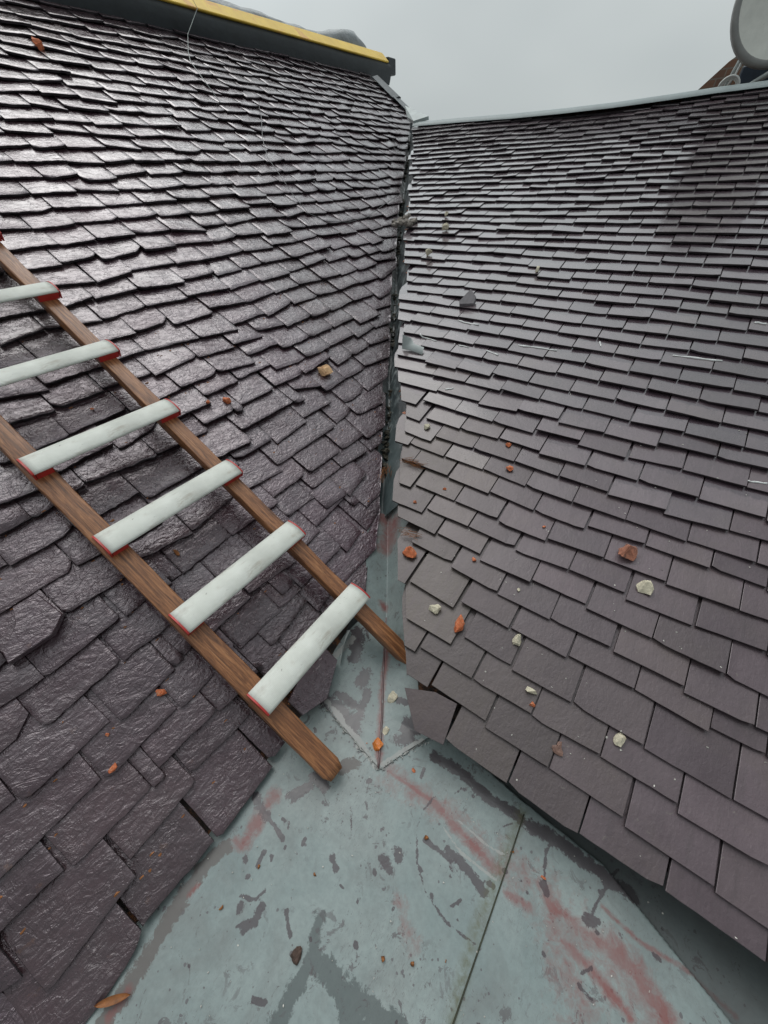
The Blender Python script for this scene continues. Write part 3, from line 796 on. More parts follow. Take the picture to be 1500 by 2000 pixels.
for area, i in built:
    u0, s0, u1, s1, Ln, kind = LS_ALL[i]
    if u0 > interp((s0 + s1) / 2, LMAX) - 0.02 or s0 > 4.86:
        continue
    big = area > 2500
    mid = area > 700
    nx, ny = (16, 20) if big else ((8, 9) if mid else (5, 5))
    nx = max(3, int(nx * min(1.6, (u1 - u0) / 0.22)))
    top, tilt, tw, t = LAID[i]
    NIB[0] = random.uniform(-0.035, 0.03)
    chips = []
    for side in (0, 1):
        x = random.random()
        if x < 0.45:
            chips.append((side, (random.uniform(0.02, 0.07), random.uniform(0.004, 0.012))))
        elif x < 0.5:
            chips.append((side, (random.uniform(0.12, 0.3), random.uniform(0.015, 0.03))))
    skew = random.uniform(-0.03, 0.03)
    muddy = max(0.0, min(1.0, 0.25 + 0.9 * noise.noise(Vector((u0 * 1.3, s0 * 1.3, 5)))))
    v, f, sm, tn, mi = make_slate(u0, s0, u1, s1, Ln, t, tilt, top, tw, nx, ny,
                              random.uniform(0.0014, 0.0030), random.uniform(0.002, 0.006), chips, i, lclamp, 0.0013, skew,
                              (random.random(), random.random(), muddy))
    if i in parts:
        mesh_obj('slate', v, f, M['sl'], left_roof, sm, tn, mat2=M['sle'], idx=mi)
    else:
        stuff.add(v, f, sm, tn, mi)
# three slates with outlines of their own: cut beside the gutter, cracked at the left, broken high up
for q, (poly, lab) in enumerate(zip(CUTS[:2], ('cut hexagonal slate beside the zinc gutter', 'cracked slate with a torn edge'))):
    P2 = [(x / 1000, y / 1000) for x, y in poly]
    b = MB().slab(P2, lambda x, y: -0.012, lambda x, y: 0.010 - 0.06 * (y - P2[0][1]), 0.003, (0.5, 0.5, 0.2, 0.2))
    o = b.build('slate', M['sl'], left_roof)
    if lab:
        o['label'] = lab
o = stuff.build('slate_courses', M['sl'], left_roof, M['sle'])
o['kind'] = 'stuff'
# boards under the slates, with the far slope behind the ridge
db = MB()
n = 24
for j in range(n):
    s_a, s_b = -0.02 + 5.06 * j / n, -0.02 + 5.06 * (j + 1) / n
    db.add([(-1.3, s_a, -0.045), (interp(s_a, LMAX) - 0.03, s_a, -0.045), (interp(s_b, LMAX) - 0.03, s_b, -0.045), (-1.3, s_b, -0.045)], [(0, 1, 2, 3)])
k = math.tan(2 * PL)
db.add([(-1.3, 5.04, -0.045), (6.17, 5.04, -0.045), (6.17, 5.04 + 2 * math.cos(2 * PL), -0.045 - 2 * math.sin(2 * PL)), (-1.3, 5.04 + 2 * math.cos(2 * PL), -0.045 - 2 * math.sin(2 * PL))], [(0, 1, 2, 3)])
db.build('roof_deck', M['deck'], left_roof)
# lead verge at the far gable end
vb = MB()
for a, b, h in ((3.90, 4.28, 0.03), (4.24, 4.66, 0.045)):
    vb.add([(6.10, a, 0.01), (6.20, a, h), (6.20, b, h), (6.10, b, 0.02), (6.25, a, h - 0.01), (6.25, b, h - 0.01), (6.25, a, -0.25), (6.25, b, -0.25)],
           [(0, 1, 2, 3), (1, 4, 5, 2), (4, 6, 7, 5)])
vb.build('verge_flashing', M['lead'], left_roof)

# -------- right slope: smoother sawn slates in even courses
right_roof = empty('slate_slope', R0, MR, 'shallower right roof slope of smooth purple grey slates in even courses', 'roof', kind='thing')
E_R = 0.1035
RS_ALL = []
for row, a, b, c, d in RS:
    RS_ALL.append((a / 1000, b / 1000, c / 1000, d / 1000, 0.27, 'd', row))
RS_ALL = [(interp(q[1] + 0.2, RMIN),) + q[1:] if q[0] - interp(q[1], RMIN) < 0.035 else q for q in RS_ALL]
ROWS = {1: 0.01, 2: 0.108, 3: 0.213, 4: 0.312, 5: 0.44, 6: 0.53, 7: 0.63, 8: 0.733, 9: 0.83, 10: 0.94, 11: 1.025, 12: 1.118, 13: 1.213, 14: 1.315, 15: 1.41}
for kk in range(16, 52):
    ROWS[kk] = 1.41 + 0.0995 * (kk - 15)
RS_ALL = [q[:6] + (min(ROWS, key=lambda z: abs(ROWS[z] - (q[1] + q[3]) / 2)),) for q in RS_ALL]
for kk, sk in ROWS.items():
    if sk > 4.93:
        continue
    lo = interp(sk, RMIN) + 0.004
    lo_cut = interp(sk + 0.2, RMIN)
    hi = 1.25
    cov = [(q[0], q[2]) for q in RS_ALL if q[5] == 'd' and q[6] == kk]
    if kk == 1:
        cov.append((-0.3, -0.1))
    if kk == 6:
        cov.append((-0.62, -0.56))
    if kk <= 15 and cov:
        mx_ = max(b for a, b in cov)
        ivs = [q for q in fill(lo, mx_, 0.2, 0.03, cov)]
        x = mx_ + 0.003
        while x < hi:
            ivs.append((x, x + 0.198))
            x += 0.2015
    else:
        ph = (kk % 2) * 0.1 + 0.035 * noise.noise(Vector((kk * 0.37, 2.2, 0))) - 6.0
        x = ph + math.ceil((lo - ph) / 0.2005) * 0.2005
        ivs = [(lo, x)] if x - lo > 0.03 else []
        while x < hi:
            wv = 0.2005
            ivs.append((x + 0.001, x + wv - 0.001))
            x += wv
    if ivs:
        first = min(range(len(ivs)), key=lambda z: ivs[z][0])
        if ivs[first][0] - lo < 0.02:
            ivs[first] = (lo_cut, ivs[first][1])
    drow = random.uniform(-0.004, 0.004)
    for a, b in ivs:
        j = drow + random.uniform(-0.005, 0.005) + 0.008 * noise.noise(Vector((a * 0.8, kk * 0.4, 8)))
        if kk > 15 and random.random() < 0.05:
            j -= random.uniform(0.012, 0.03)
        tw = random.uniform(-0.0035, 0.0035)
        RS_ALL.append((a, sk + j - tw, b, sk + j + tw, 0.27, 'p', kk))
stuff = MB()
TR = [random.uniform(0.009, 0.012) for _ in RS_ALL]
E_NOW[0] = E_R
LAID = stack(RS_ALL, lambda i: TR[i], -0.036, 0.004)
LAYERS['R'] = (RS_ALL, LAID)
built = []
for i, q in enumerate(RS_ALL):
    u0, s0, u1, s1 = q[:4]
    built.append((in_picture([rw(u0, s0), rw(u1, s1), rw(u1, s1 + E_R), rw(u0, s0 + E_R)]), i))
parts = set(i for a, i in sorted(built, reverse=True)[:98] if a > 0)


def rclamp(u, s):
    return max(u, interp(s, RMIN) + NIB[0])


for area, i in built:
    u0, s0, u1, s1, Ln, kind, row = RS_ALL[i]
    if u1 < interp((s0 + s1) / 2, RMIN) + 0.015:
        continue
    top, tilt, tw, t = LAID[i]
    NIB[0] = random.uniform(-0.035, 0.03)
    chips = []
    for side in (0, 1):
        if random.random() < 0.2:
            chips.append((side, (random.uniform(0.03, 0.09), random.uniform(0.003, 0.009))))
    ridge_sag = -0.03 * math.exp(-((u0 + 1.3) / 1.0) ** 2) * max(0, s0 - 2) / 3
    top += ridge_sag
    near_valley = max(0.0, min(1.0, 1.0 - (u0 - interp(s0, RMIN)) / 0.75)) * max(0.0, min(1.0, (2.2 - s0) / 1.2))
    olive = max(0.0, min(1.0, near_valley + 0.5 * noise.noise(Vector((u0 * 2, s0 * 2, 4)))))
    wetk = max(0.0, min(1.0, (s0 - 0.9) / 0.9 + random.uniform(-0.3, 0.3)))
    if s0 < 0.95:
        wetk = 0.0
    nx, ny = (6, 5) if area > 1200 else (3, 2)
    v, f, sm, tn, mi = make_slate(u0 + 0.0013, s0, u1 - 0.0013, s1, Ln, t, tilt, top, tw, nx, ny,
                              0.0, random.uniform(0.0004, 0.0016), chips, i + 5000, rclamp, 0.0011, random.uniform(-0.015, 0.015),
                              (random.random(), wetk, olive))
    if i in parts:
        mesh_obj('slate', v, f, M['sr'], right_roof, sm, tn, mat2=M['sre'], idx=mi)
    else:
        stuff.add(v, f, sm, tn, mi)
o = stuff.build('slate_courses', M['sr'], right_roof, M['sre'])
o['kind'] = 'stuff'
db = MB()
for j in range(n):
    s_a, s_b = 0.06 + 4.93 * j / n, 0.06 + 4.93 * (j + 1) / n
    db.add([(interp(s_a, RMIN) + 0.03, s_a, -0.075), (1.4, s_a, -0.075), (1.4, s_b, -0.075), (interp(s_b, RMIN) + 0.03, s_b, -0.075)], [(0, 1, 2, 3)])
db.add([(-3.2, 4.99, -0.03), (1.4, 4.99, -0.03), (1.4, 4.99 + 2 * math.cos(2 * PR), -0.03 - 2 * math.sin(2 * PR)), (-3.2, 4.99 + 2 * math.cos(2 * PR), -0.03 - 2 * math.sin(2 * PR))], [(0, 1, 2, 3)])
db.build('roof_deck', M['deck'], right_roof)
fb = MB()
fb.add([(-0.24, 0.06, -0.03), (1.4, 0.06, -0.03), (1.4, 0.10, -0.20), (-0.24, 0.10, -0.20)], [(0, 3, 2, 1)])
fb.build('eave_board', M['membrane'], right_roof)
# pale sheet along the ridge
RP = [(-3.2, 5.035), (-3.1, 5.02), (-2.589, 4.985), (-2.007, 4.93), (-1.517, 4.91), (-1.092, 4.91), (-0.717, 4.935), (-0.383, 4.965), (0.2, 4.98), (1.3, 4.98)]
rb = MB()
v = []
for u, s in RP:
    v += [(u, s - 0.035, 0.0), (u, s - 0.02, 0.010), (u, s + 0.02, 0.014), (u, s + 0.06, 0.006), (u, s + 0.12, -0.05)]
f = []
for i in range(len(RP) - 1):
    for k in range(4):
        f.append((i * 5 + k, (i + 1) * 5 + k, (i + 1) * 5 + k + 1, i * 5 + k + 1))
rb.add(v, f, True)
rb.build('ridge_sheet', M['ridge'], right_roof)
for u0, s0, u1, s1 in SEAL:
    pts = []
    m = 7
    for k in range(m):
        x = k / (m - 1)
        uu, ss = u0 + (u1 - u0) * x, s0 + (s1 - s0) * x + random.uniform(-0.003, 0.003)
        pts.append((uu, ss, surface('R', uu, ss) + 0.0012))
    b = MB().tube(pts, [random.uniform(0.002, 0.0055) for _ in pts], 6)
    b.build('sealant_bead', M['white'], right_roof)

def rock(a, b, c, seed, sharp=0.35, sub=2):
    """angular chip: hull of a few scattered points, its faces roughened"""
    rr = random.Random(seed)
    bm = bmesh.new()
    n = 9 if sub < 2 else 15
    for q in range(n):
        d = Vector((rr.gauss(0, 1), rr.gauss(0, 1), rr.gauss(0, 0.8))).normalized() * rr.uniform(0.75, 1.1)
        d.x = max(-0.85, min(0.85, d.x * 1.15))
        bm.verts.new((d.x * a, d.y * b, max(-0.3, d.z * 0.9) * c))
    r = bmesh.ops.convex_hull(bm, input=bm.verts[:])
    bmesh.ops.delete(bm, geom=[g for g in r['geom_interior'] if isinstance(g, bmesh.types.BMVert)], context='VERTS')
    if sub > 1:
        bmesh.ops.subdivide_edges(bm, edges=bm.edges[:], cuts=2, use_grid_fill=True)
        bmesh.ops.triangulate(bm, faces=bm.faces[:])
        m = min(a, b, c)
        for vt in bm.verts:
            vt.co += Vector((rr.uniform(-1, 1), rr.uniform(-1, 1), rr.uniform(-1, 1))) * m * 0.07
    bm.verts.index_update()
    v = [tuple(x.co) for x in bm.verts]
    f = [tuple(q.index for q in p.verts) for p in bm.faces]
    bm.free()
    return v, f


# ------------------------------------------------------------------ zinc gutter
gutter = empty('zinc_gutter', (0, 0, 0), None, 'wide blue grey zinc gutter floor with red and dark wet stains between the slopes', 'gutter', kind='thing')


# drops, smears and short dribbles besides the large stains
SR = random.Random(5)
for _ in range(95):
    x, y = SR.uniform(-0.55, 0.6), SR.uniform(-0.4, 0.4)
    r = SR.choice((0.0025, 0.003, 0.004, 0.0055, 0.008))
    a = SR.uniform(0, PI)
    l = SR.choice((0.0, 0.0, 0.004, 0.012, 0.03))
    STAIN.append(['wet', r, [x, y], [x + l * math.cos(a) + 0.0005, y + l * math.sin(a)]])
STAIN += [['redsoft', 0.055, [0.30, 0.27], [0.42, 0.13], [0.56, -0.06]], ['redsoft', 0.03, [-0.22, 0.22], [0.0, 0.26], [0.12, 0.26]],
          ['redsoft', 0.02, [-0.02, 0.02], [0.05, -0.03]], ['mud', 0.02, [-0.33, 0.20], [-0.36, 0.16]]]


def seg_dist(X, Y, a, b):
    ax, ay = a
    bx, by = b
    dx, dy = bx - ax, by - ay
    l2 = dx * dx + dy * dy + 1e-12
    t = np.clip(((X - ax) * dx + (Y - ay) * dy) / l2, 0, 1)
    return np.hypot(X - ax - t * dx, Y - ay - t * dy)


def stain(X, Y, shaded_trough=False):
    """stain strengths at floor points: red lead, dark wet film, mud, pale scrapes, and shade painted under the eave; 0.5 is the border of the stain"""
    C = np.zeros(X.shape + (4,), dtype=np.float32)
    D = np.zeros(X.shape + (4,), dtype=np.float32)
    for st in STAIN:
        kind, wd, pts = st[0], st[1], st[2:]
        d = np.full(X.shape, 9.0)
        for a, b in zip(pts, pts[1:]):
            d = np.minimum(d, seg_dist(X, Y, a, b))
        soft = max(0.008, wd * 1.3)
        val = np.clip(0.5 + (wd - d) / (2 * soft), 0, 1)
        if kind == 'red':
            C[..., 0] = np.maximum(C[..., 0], val * 0.95)
        elif kind == 'redsoft':
            C[..., 0] = np.maximum(C[..., 0], val * 0.56)
        elif kind == 'wet':
            C[..., 1] = np.maximum(C[..., 1], val)
        elif kind == 'damp':
            D[..., 0] = np.maximum(D[..., 0], val)
        elif kind == 'mud':
            C[..., 2] = np.maximum(C[..., 2], val)
        elif kind == 'algae':
            D[..., 2] = np.maximum(D[..., 2], np.clip(1 - d / (wd * 2.2), 0, 1))
        elif kind == 'pale':
            C[..., 3] = np.maximum(C[..., 3], val * 1.1)
    if shaded_trough:
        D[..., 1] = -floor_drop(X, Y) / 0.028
    return C.reshape(-1, 4), D.reshape(-1, 4)


def floor_drop(X, Y):  # step follows the eave shadow's edge; that shade is painted into the colour
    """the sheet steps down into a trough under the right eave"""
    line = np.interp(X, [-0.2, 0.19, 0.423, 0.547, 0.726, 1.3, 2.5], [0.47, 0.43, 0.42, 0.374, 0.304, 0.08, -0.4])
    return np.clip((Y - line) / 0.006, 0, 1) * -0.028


def sheet(name, xs, ys, z0):
    X, Y = np.meshgrid(xs, ys)
    Z = z0 + floor_drop(X, Y) + 0.0015 * np.sin(X * 9 + 1) * np.sin(Y * 7)
    nx, ny = len(xs), len(ys)
    V = np.stack([X, Y, Z], -1).reshape(-1, 3)
    idx = np.arange(nx * ny).reshape(ny, nx)
    F = np.stack([idx[:-1, :-1], idx[:-1, 1:], idx[1:, 1:], idx[1:, :-1]], -1).reshape(-1, 4)
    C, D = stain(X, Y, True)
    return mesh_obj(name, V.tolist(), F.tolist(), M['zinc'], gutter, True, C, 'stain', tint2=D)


step = 0.0045
ys = np.concatenate([np.linspace(-3, -0.7, 12), np.arange(-0.66, 0.52, step), np.linspace(0.53, 1.6, 8)])
xa = np.concatenate([np.linspace(-1.4, -0.82, 5), np.arange(-0.8, 0.1925, step), [0.1925, 0.1975]])
xb = np.concatenate([np.arange(0.1955, 0.95, step), np.linspace(1.0, 3.0, 12)])
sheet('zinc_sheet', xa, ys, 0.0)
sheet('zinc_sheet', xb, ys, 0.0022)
sb = MB()
m = 40
v, f = [], []
for k in range(m + 1):
    y = -3 + 3.40 * k / m
    xx = 0.194 + 0.0008 * math.sin(y * 9)
    v += [(xx - 0.0022, y, -0.002), (xx - 0.0012, y, 0.0046), (xx + 0.0012, y, 0.0054), (xx + 0.0024, y, 0.001)]
for k in range(m):
    for q in range(3):
        f.append((k * 4 + q, k * 4 + q + 1, (k + 1) * 4 + q + 1, (k + 1) * 4 + q))
sb.add(v, f, True)
sb.build('lap_seam', m_simple('grimy seam', (0.035, 0.038, 0.022), 0.7, 0.5, 30, 0.5), gutter)


def loft(name, stations, mat, parent, cross=14, along=8, with_stain=True):
    """sheet through three-point stations (left edge, fold, right edge)"""
    rows = []
    for a, b in zip(stations, stations[1:]):
        for k in range(along):
            x = k / along
            rows.append([Vector(p) * (1 - x) + Vector(q) * x for p, q in zip(a, b)])
    rows.append([Vector(p) for p in stations[-1]])
    V, F = [], []
    for r in rows:
        for k in range(cross):
            V.append(r[0].lerp(r[1], k / cross))
        V.append(r[1])
        for k in range(1, cross + 1):
            V.append(r[1].lerp(r[2], k / cross))
    W = 2 * cross + 1
    for j in range(len(rows) - 1):
        for i in range(W - 1):
            F.append((j * W + i, j * W + i + 1, (j + 1) * W + i + 1, (j + 1) * W + i))
    A = np.array([tuple(p) for p in V])
    C, D = stain(A[:, 0], A[:, 1]) if with_stain else (None, None)
    return mesh_obj(name, V, F, mat, parent, True, C, 'stain', tint2=D)


def rv_at(y, du=0.0, h=0.0):
    s = min((y - R0.y) / math.cos(PR), 5.0)
    return rw(interp(s, RMIN) + du, s, h)


ST = [
    ((-0.266, 0.238, 0.003), (-0.255, 0.234, 0.004), (-0.244, 0.240, 0.003)),
    ((-0.405, 0.259, 0.006), (-0.300, 0.310, 0.007), (-0.205, 0.330, 0.006)),
    ((-0.560, 0.281, 0.008), (-0.345, 0.383, 0.007), (-0.162, 0.410, 0.010)),
    ((-0.645, 0.42, 0.03), (-0.392, 0.452, 0.008), (-0.17, 0.48, 0.05)),
    ((-0.655, 0.54, 0.045), (-0.45, 0.54, 0.009), (-0.25, 0.57, 0.08)),
    (lw(0.64, 0.085, -0.022), (-0.511, 0.634, 0.011), rv_at(0.65, 0.05, -0.05)),
    (lw(0.725, 0.135, -0.02), (-0.572, 0.735, 0.022), rv_at(0.76, 0.05, -0.05)),
    (lw(0.92, 0.30, -0.02), lw(0.95, 0.17, -0.030), rv_at(0.97, 0.05, -0.05)),
    (lw(1.09, 0.42, -0.02), lw(1.158, 0.325, -0.048), rv_at(1.18, 0.05, -0.05)),
]
loft('valley_soaker', ST, M['zinc'], gutter, 26, 22)
fs = MB()
F_ = [Vector(q[1]) for q in ST]
pts = []
for a, b in zip(F_[:7], F_[1:7]):
    pts += [a.lerp(b, k / 6) + Vector((random.uniform(-0.0008, 0.0008), 0, 0.001)) for k in range(6)]
fs.tube(pts, 0.0042, 8)
fs.build('fold_seam', m_simple('maroon stained fold', (0.13, 0.075, 0.075), 0.35, 0.4, 30, 0.4, 0.002, coat=0.4, spots=((0.20, 0.22, 0.22), 0.58, 0.6)), gutter)
# solder along the two lower edges of the soaker
sb = MB()
for A, B in (((-0.56, 0.281, 0.004), (-0.255, 0.233, 0.002)), ((-0.255, 0.233, 0.002), (-0.165, 0.402, 0.004))):
    A, B = Vector(A), Vector(B)
    pts = [A.lerp(B, k / 26) + Vector((random.uniform(-0.004, 0.004), random.uniform(-0.004, 0.004), 0)) for k in range(27)]
    sb.tube(pts, [max(0.0006, random.uniform(-0.001, 0.0045)) for _ in pts], 6)
    for p in pts:
        v, f = rock(random.uniform(0.002, 0.006), random.uniform(0.002, 0.006), 0.004, random.randint(0, 999), 0.3, 1)
        off = Vector((random.uniform(-0.010, 0.010), random.uniform(-0.008, 0.008), 0.001))
        sb.add([Vector(q) + p + off for q in v], f)
sb.build('solder_seam', M['solder'], gutter)

# old flashing up the valley
valley = empty('valley_flashing', lw(1.1, 0.35), None, 'old dark valley flashing with peeling pale paint running up between the two slopes', 'flashing', kind='thing')
ST = []
for u, s in LVB[2:]:
    F = lw(u + 0.035, s - 0.035, -0.07)
    ST.append((lw(u - 0.12, s + 0.0, -0.036), F, rv_at(u + 0.03, 0.05, -0.035)))
ST[0] = (ST[0][0], ST[0][1] - Vector((0, 0, 0.0)), ST[0][2])
o = loft('valley_lining', ST, M['flash'], None, 6, 5, False)
o.data.transform(Matrix.Translation(-Vector(valley.location)))
o.parent = valley

# pale saddle sheet where the two ridges meet
b = MB()
b.add([rw(-3.70, 5.66, 0.0), rw(-3.05, 5.12, 0.03), rw(-3.2, 5.04, 0.03), rw(-3.47, 5.33, -0.01), rw(-3.70, 5.66, -0.03), rw(-3.05, 5.12, 0.0), rw(-3.2, 5.04, 0.0), rw(-3.47, 5.33, -0.04)],
      [(0, 1, 2, 3), (4, 7, 6, 5), (3, 2, 6, 7), (0, 3, 7, 4), (2, 1, 5, 6)])
tag(b.build('saddle_flashing', M['leadpale'], None), 'small pale lead saddle sheet where the two ridges meet above the valley', 'flashing')

# ------------------------------------------------------------------ roof ladder
LB = Vector((-0.352, 0.131, 0.06))
ly = Vector((-0.857487, 0, 0.514506))
lz = Vector((0.514506, 0, 0.857487))
LM = Matrix(((0, ly.x, lz.x), (1, ly.y, lz.y), (0, ly.z, lz.z)))
ladder = empty('roof_ladder', LB, LM, 'brown wooden roof ladder with white grooved rungs and red end caps on the left slope', 'ladder', kind='thing')


RT = 0.05


def rail(x0, x1, y0, y1):
    """sawn rail with rounded arrises and slightly wavy faces, nose rounded at the foot"""
    ny = 120
    sec = []
    r = 0.005
    for cx, cz, a0 in ((x1 - r, -r, 0), (x0 + r, -r, 90), (x0 + r, -RT + r, 180), (x1 - r, -RT + r, 270)):
        for k in range(4):
            a = math.radians(a0 + 30 * k)
            sec.append((cx + r * math.cos(a), cz + r * math.sin(a)))
    v, f = [], []
    m = len(sec)
    cxm = (x0 + x1) / 2
    for j in range(ny + 1):
        q = j / ny
        y = y0 + (y1 - y0) * q
        d = y - y0
        shrink = 1.0
        if d < 0.022:
            shrink = 0.72 + 0.28 * math.sqrt(max(0, 1 - ((0.022 - d) / 0.022) ** 2))
        for x, z in sec:
            wv = 0.0028 * noise.noise(Vector((x * 30, y * 5, z * 30)))
            v.append((cxm + (x - cxm) * shrink + wv, y + 0.006 * noise.noise(Vector((x * 40, 0, z * 40))) * (1 if j == 0 else 0), -0.025 + (z + 0.025) * (0.6 + 0.4 * shrink) + wv))
    for j in range(ny):
        for k in range(m):
            f.append((j * m + k, (j + 1) * m + k, (j + 1) * m + (k + 1) % m, j * m + (k + 1) % m))
    f.append(tuple(range(m)))
    f.append(tuple(ny * m + k for k in range(m))[::-1])
    return MB().add(v, f, True)


rail(-0.033, 0.040, -0.005, 3.2).build('rail', M['wood'], ladder)
rail(0.442, 0.503, -0.03, 3.2).build('rail', M['wood'], ladder)


def rung_profile(n=12):
    """cross-section (y, z): arched tread, low at its upper edge, raised at its lower edge"""
    top = []
    for k in range(n + 1):
        t = k / n
        y = 0.080 - 0.097 * t
        base = 0.006 + 0.026 * t
        top.append((y, base + 0.0135 * math.sin(PI * t) ** 0.75))
    return top


prof = rung_profile()
XA, XB = -0.018, 0.516
v, f = [], []
m = len(prof)
nxr = 24
for i in range(nxr + 1):
    x = XA + (XB - XA) * i / nxr
    for y, z in prof:
        v.append((x, y, z + 0.0006 * noise.noise(Vector((x * 6, y * 20, 0)))))
off = len(v)
for i in range(nxr + 1):
    x = XA + (XB - XA) * i / nxr
    for y, z in prof:
        v.append((x, y, z - 0.004))
for i in range(nxr):
    for k in range(m - 1):
        a = i * m + k
        f.append((a, a + m, a + m + 1, a + 1))
        f.append((off + a, off + a + 1, off + a + m + 1, off + a + m))
    for k in (0, m - 1):
        a = i * m + k
        q = (a, a + m, off + a + m, off + a)
        f.append(q if k else q[::-1])
for i in (0, nxr):
    for k in range(m - 1):
        a = i * m + k
        f.append((a, a + 1, off + a + 1, off + a))
rung0 = MB().add(v, f, True).build('rung', M['rung'], ladder)


def cap(xa, xb, grow):
    pf = [(y * 1.0, z + grow) for y, z in prof]
    poly = [(pf[0][0], 0.0)] + pf + [(pf[-1][0], 0.0)]
    n = len(poly)
    v = [(xa, y, z) for y, z in poly] + [(xb, y, z) for y, z in poly]
    f = [tuple(range(n)), tuple(n + k for k in range(n))[::-1]]
    for k in range(n):
        f.append((k, n + k, n + (k + 1) % n, (k + 1) % n))
    return MB().add(v, f)


cap(XA - 0.005, XA + 0.001, 0.0012).build('end_cap', M['red'], rung0)
cap(XB - 0.001, XB + 0.005, 0.0012).build('end_cap', M['red'], rung0)
cap(-0.015, 0.036, -0.0045).build('foot', M['red'], rung0)
cap(0.434, 0.512, -0.0045).build('foot', M['red'], rung0)
ROFF = [0.310, 0.680, 1.050, 1.424, 1.794, 2.165, 2.535]
rung0.location = (0, ROFF[0], 0)
for yv in ROFF[1:]:
    r = rung0.copy()
    COL.objects.link(r)
    r.parent = ladder
    r.location = (0, yv, 0)
    for ch in list(rung0.children):
        c = ch.copy()
        COL.objects.link(c)
        c.parent = r

# ------------------------------------------------------------------ ridge of the left slope: membrane roll, yellow board, tarpaulin
rc = MB()
prof2 = [(-4.62, 2.50), (-4.60, 2.545), (-4.585, 2.60), (-4.575, 2.65), (-4.59, 2.69), (-4.63, 2.703), (-4.75, 2.72), (-4.95, 2.66), (-5.2, 2.48)]
v, f = [], []
yy = [0.6 + 6.08 * k / 40 for k in range(41)]
for y in yy:
    for x, z in prof2:
        v.append((x + 0.012 * noise.noise(Vector((y * 1.1, z * 4, 0))), y, z + 0.012 * noise.noise(Vector((y * 0.9, x * 3, 4)))))
m = len(prof2)
for j in range(40):
    for k in range(m - 1):
        a = j * m + k
        f.append((a, a + m, a + m + 1, a + 1))
rc.add(v, f, True)
rc.add([(x, 6.68, z) for x, z in prof2], [tuple(range(m))])
ridge = rc.build('ridge_membrane', M['membrane'], None)
tag(ridge, 'dark rubbery membrane folded over the left ridge below the yellow board', 'membrane', kind='thing')
yb = MB()
yp = [(-4.585, 2.697), (-4.575, 2.707), (-4.69, 2.800), (-4.76, 2.800), (-4.76, 2.697)]
yb.add([(x, y, z) for y in (0.6, 6.62) for x, z in yp], [(0, 1, 2, 3, 4), (9, 8, 7, 6, 5)] + [(k, 5 + k, 5 + (k + 1) % 5, (k + 1) % 5) for k in range(5)])
o = yb.build('ridge_board', M['yellow'], None)
bv = o.modifiers.new('bevel', 'BEVEL')
bv.width = 0.006
bv.segments = 2
tag(o, 'long yellow painted board lying along the top of the left ridge', 'board')
eb = MB()
eb.box(-4.76, -4.60, 6.64, 6.83, 2.60, 2.76)
o = eb.build('ridge_end_block', M['membrane'], None)
bv = o.modifiers.new('bevel', 'BEVEL')
bv.width = 0.015
bv.segments = 2
tag(o, 'black wrapped end block at the far tip of the yellow board', 'block')
# tarpaulin heaped behind the board
TP = [(3.6, 2.86), (4.055, 2.875), (4.575, 2.873), (5.024, 2.866), (5.448, 2.858), (5.62, 2.885), (5.79, 2.918), (5.92, 2.942), (6.048, 2.956), (6.17, 2.95), (6.256, 2.928), (6.35, 2.87), (6.42, 2.79), (6.46, 2.68)]
v, f = [], []
m = 9
TPd = []
for (y0, z0), (y1, z1) in zip(TP, TP[1:]):
    for k in range(4):
        TPd.append((y0 + (y1 - y0) * k / 4, z0 + (z1 - z0) * k / 4))
TPd.append(TP[-1])
for y, z in TPd:
    for k in range(m):
        a = PI * k / (m - 1)
        wr = 0.022 * noise.noise(Vector((y * 5, k * 0.9, 0)))
        v.append((-4.90 + 0.17 * math.cos(a) + wr, y + wr, 2.66 + (z - 2.66) * math.sin(a) ** 0.6 + wr * (k not in (0, m - 1)) * math.sin(a)))
for j in range(len(TPd) - 1):
    for k in range(m - 1):
        a = j * m + k
        f.append((a, a + m, a + m + 1, a + 1))
o = MB().add(v, f, True).build('tarpaulin', M['tarp'], None)
tag(o, 'crumpled grey tarpaulin bulging up behind the yellow ridge board', 'tarpaulin')

# ------------------------------------------------------------------ thin wires
W1 = [(-4.70, 3.46, 2.795), (-4.64, 3.49, 2.80), (-4.585, 3.52, 2.78), (-4.555, 3.55, 2.70)] + [tuple(lw(u, s, 0.025)) for u, s in WIRE1[2:]]
tag(MB().tube(W1, 0.0026, 5).build('wire', M['galv'], None), 'pale thin wire hooked over the yellow board and hanging down the slates', 'wire', 'loose wires on the left slope')
W2 = []
for u, s in WIRE2:
    W2.append(lw(u, s, 0.016))
tag(MB().tube(W2, 0.0022, 5).build('wire', M['wire'], None), 'thin grey wire curling across the left slates to the valley', 'wire', 'loose wires on the left slope')

# ------------------------------------------------------------------ satellite dish and what stands behind the right ridge
DC = Vector((-0.135, 5.5, 2.44))
dn = Vector((0.26, -0.95, 0.12)).normalized()
dish = empty('satellite_dish', (-0.33, 5.42, 1.86), None, 'dirty white satellite dish on a pole behind the right ridge', 'satellite dish', kind='thing')
db_loc = Vector(dish.location)
dx = dn.cross(Vector((0, 0, 1))).normalized()
dz = dx.cross(dn).normalized()
R = 0.40


def dish_surface(rr, depth, back):
    v, f = [], []
    nr, na = 10, 56
    for i in range(nr + 1):
        q = i / nr
        for k in range(na):
            a = 2 * PI * k / na
            p = DC + (dx * math.cos(a) * 0.96 + dz * math.sin(a)) * rr * q - dn * (depth * (1 - q * q) + back)
            v.append(p - db_loc)
    for i in range(nr):
        for k in range(na):
            f.append((i * na + k, i * na + (k + 1) % na, (i + 1) * na + (k + 1) % na, (i + 1) * na + k))
    return MB().add(v, f, True)


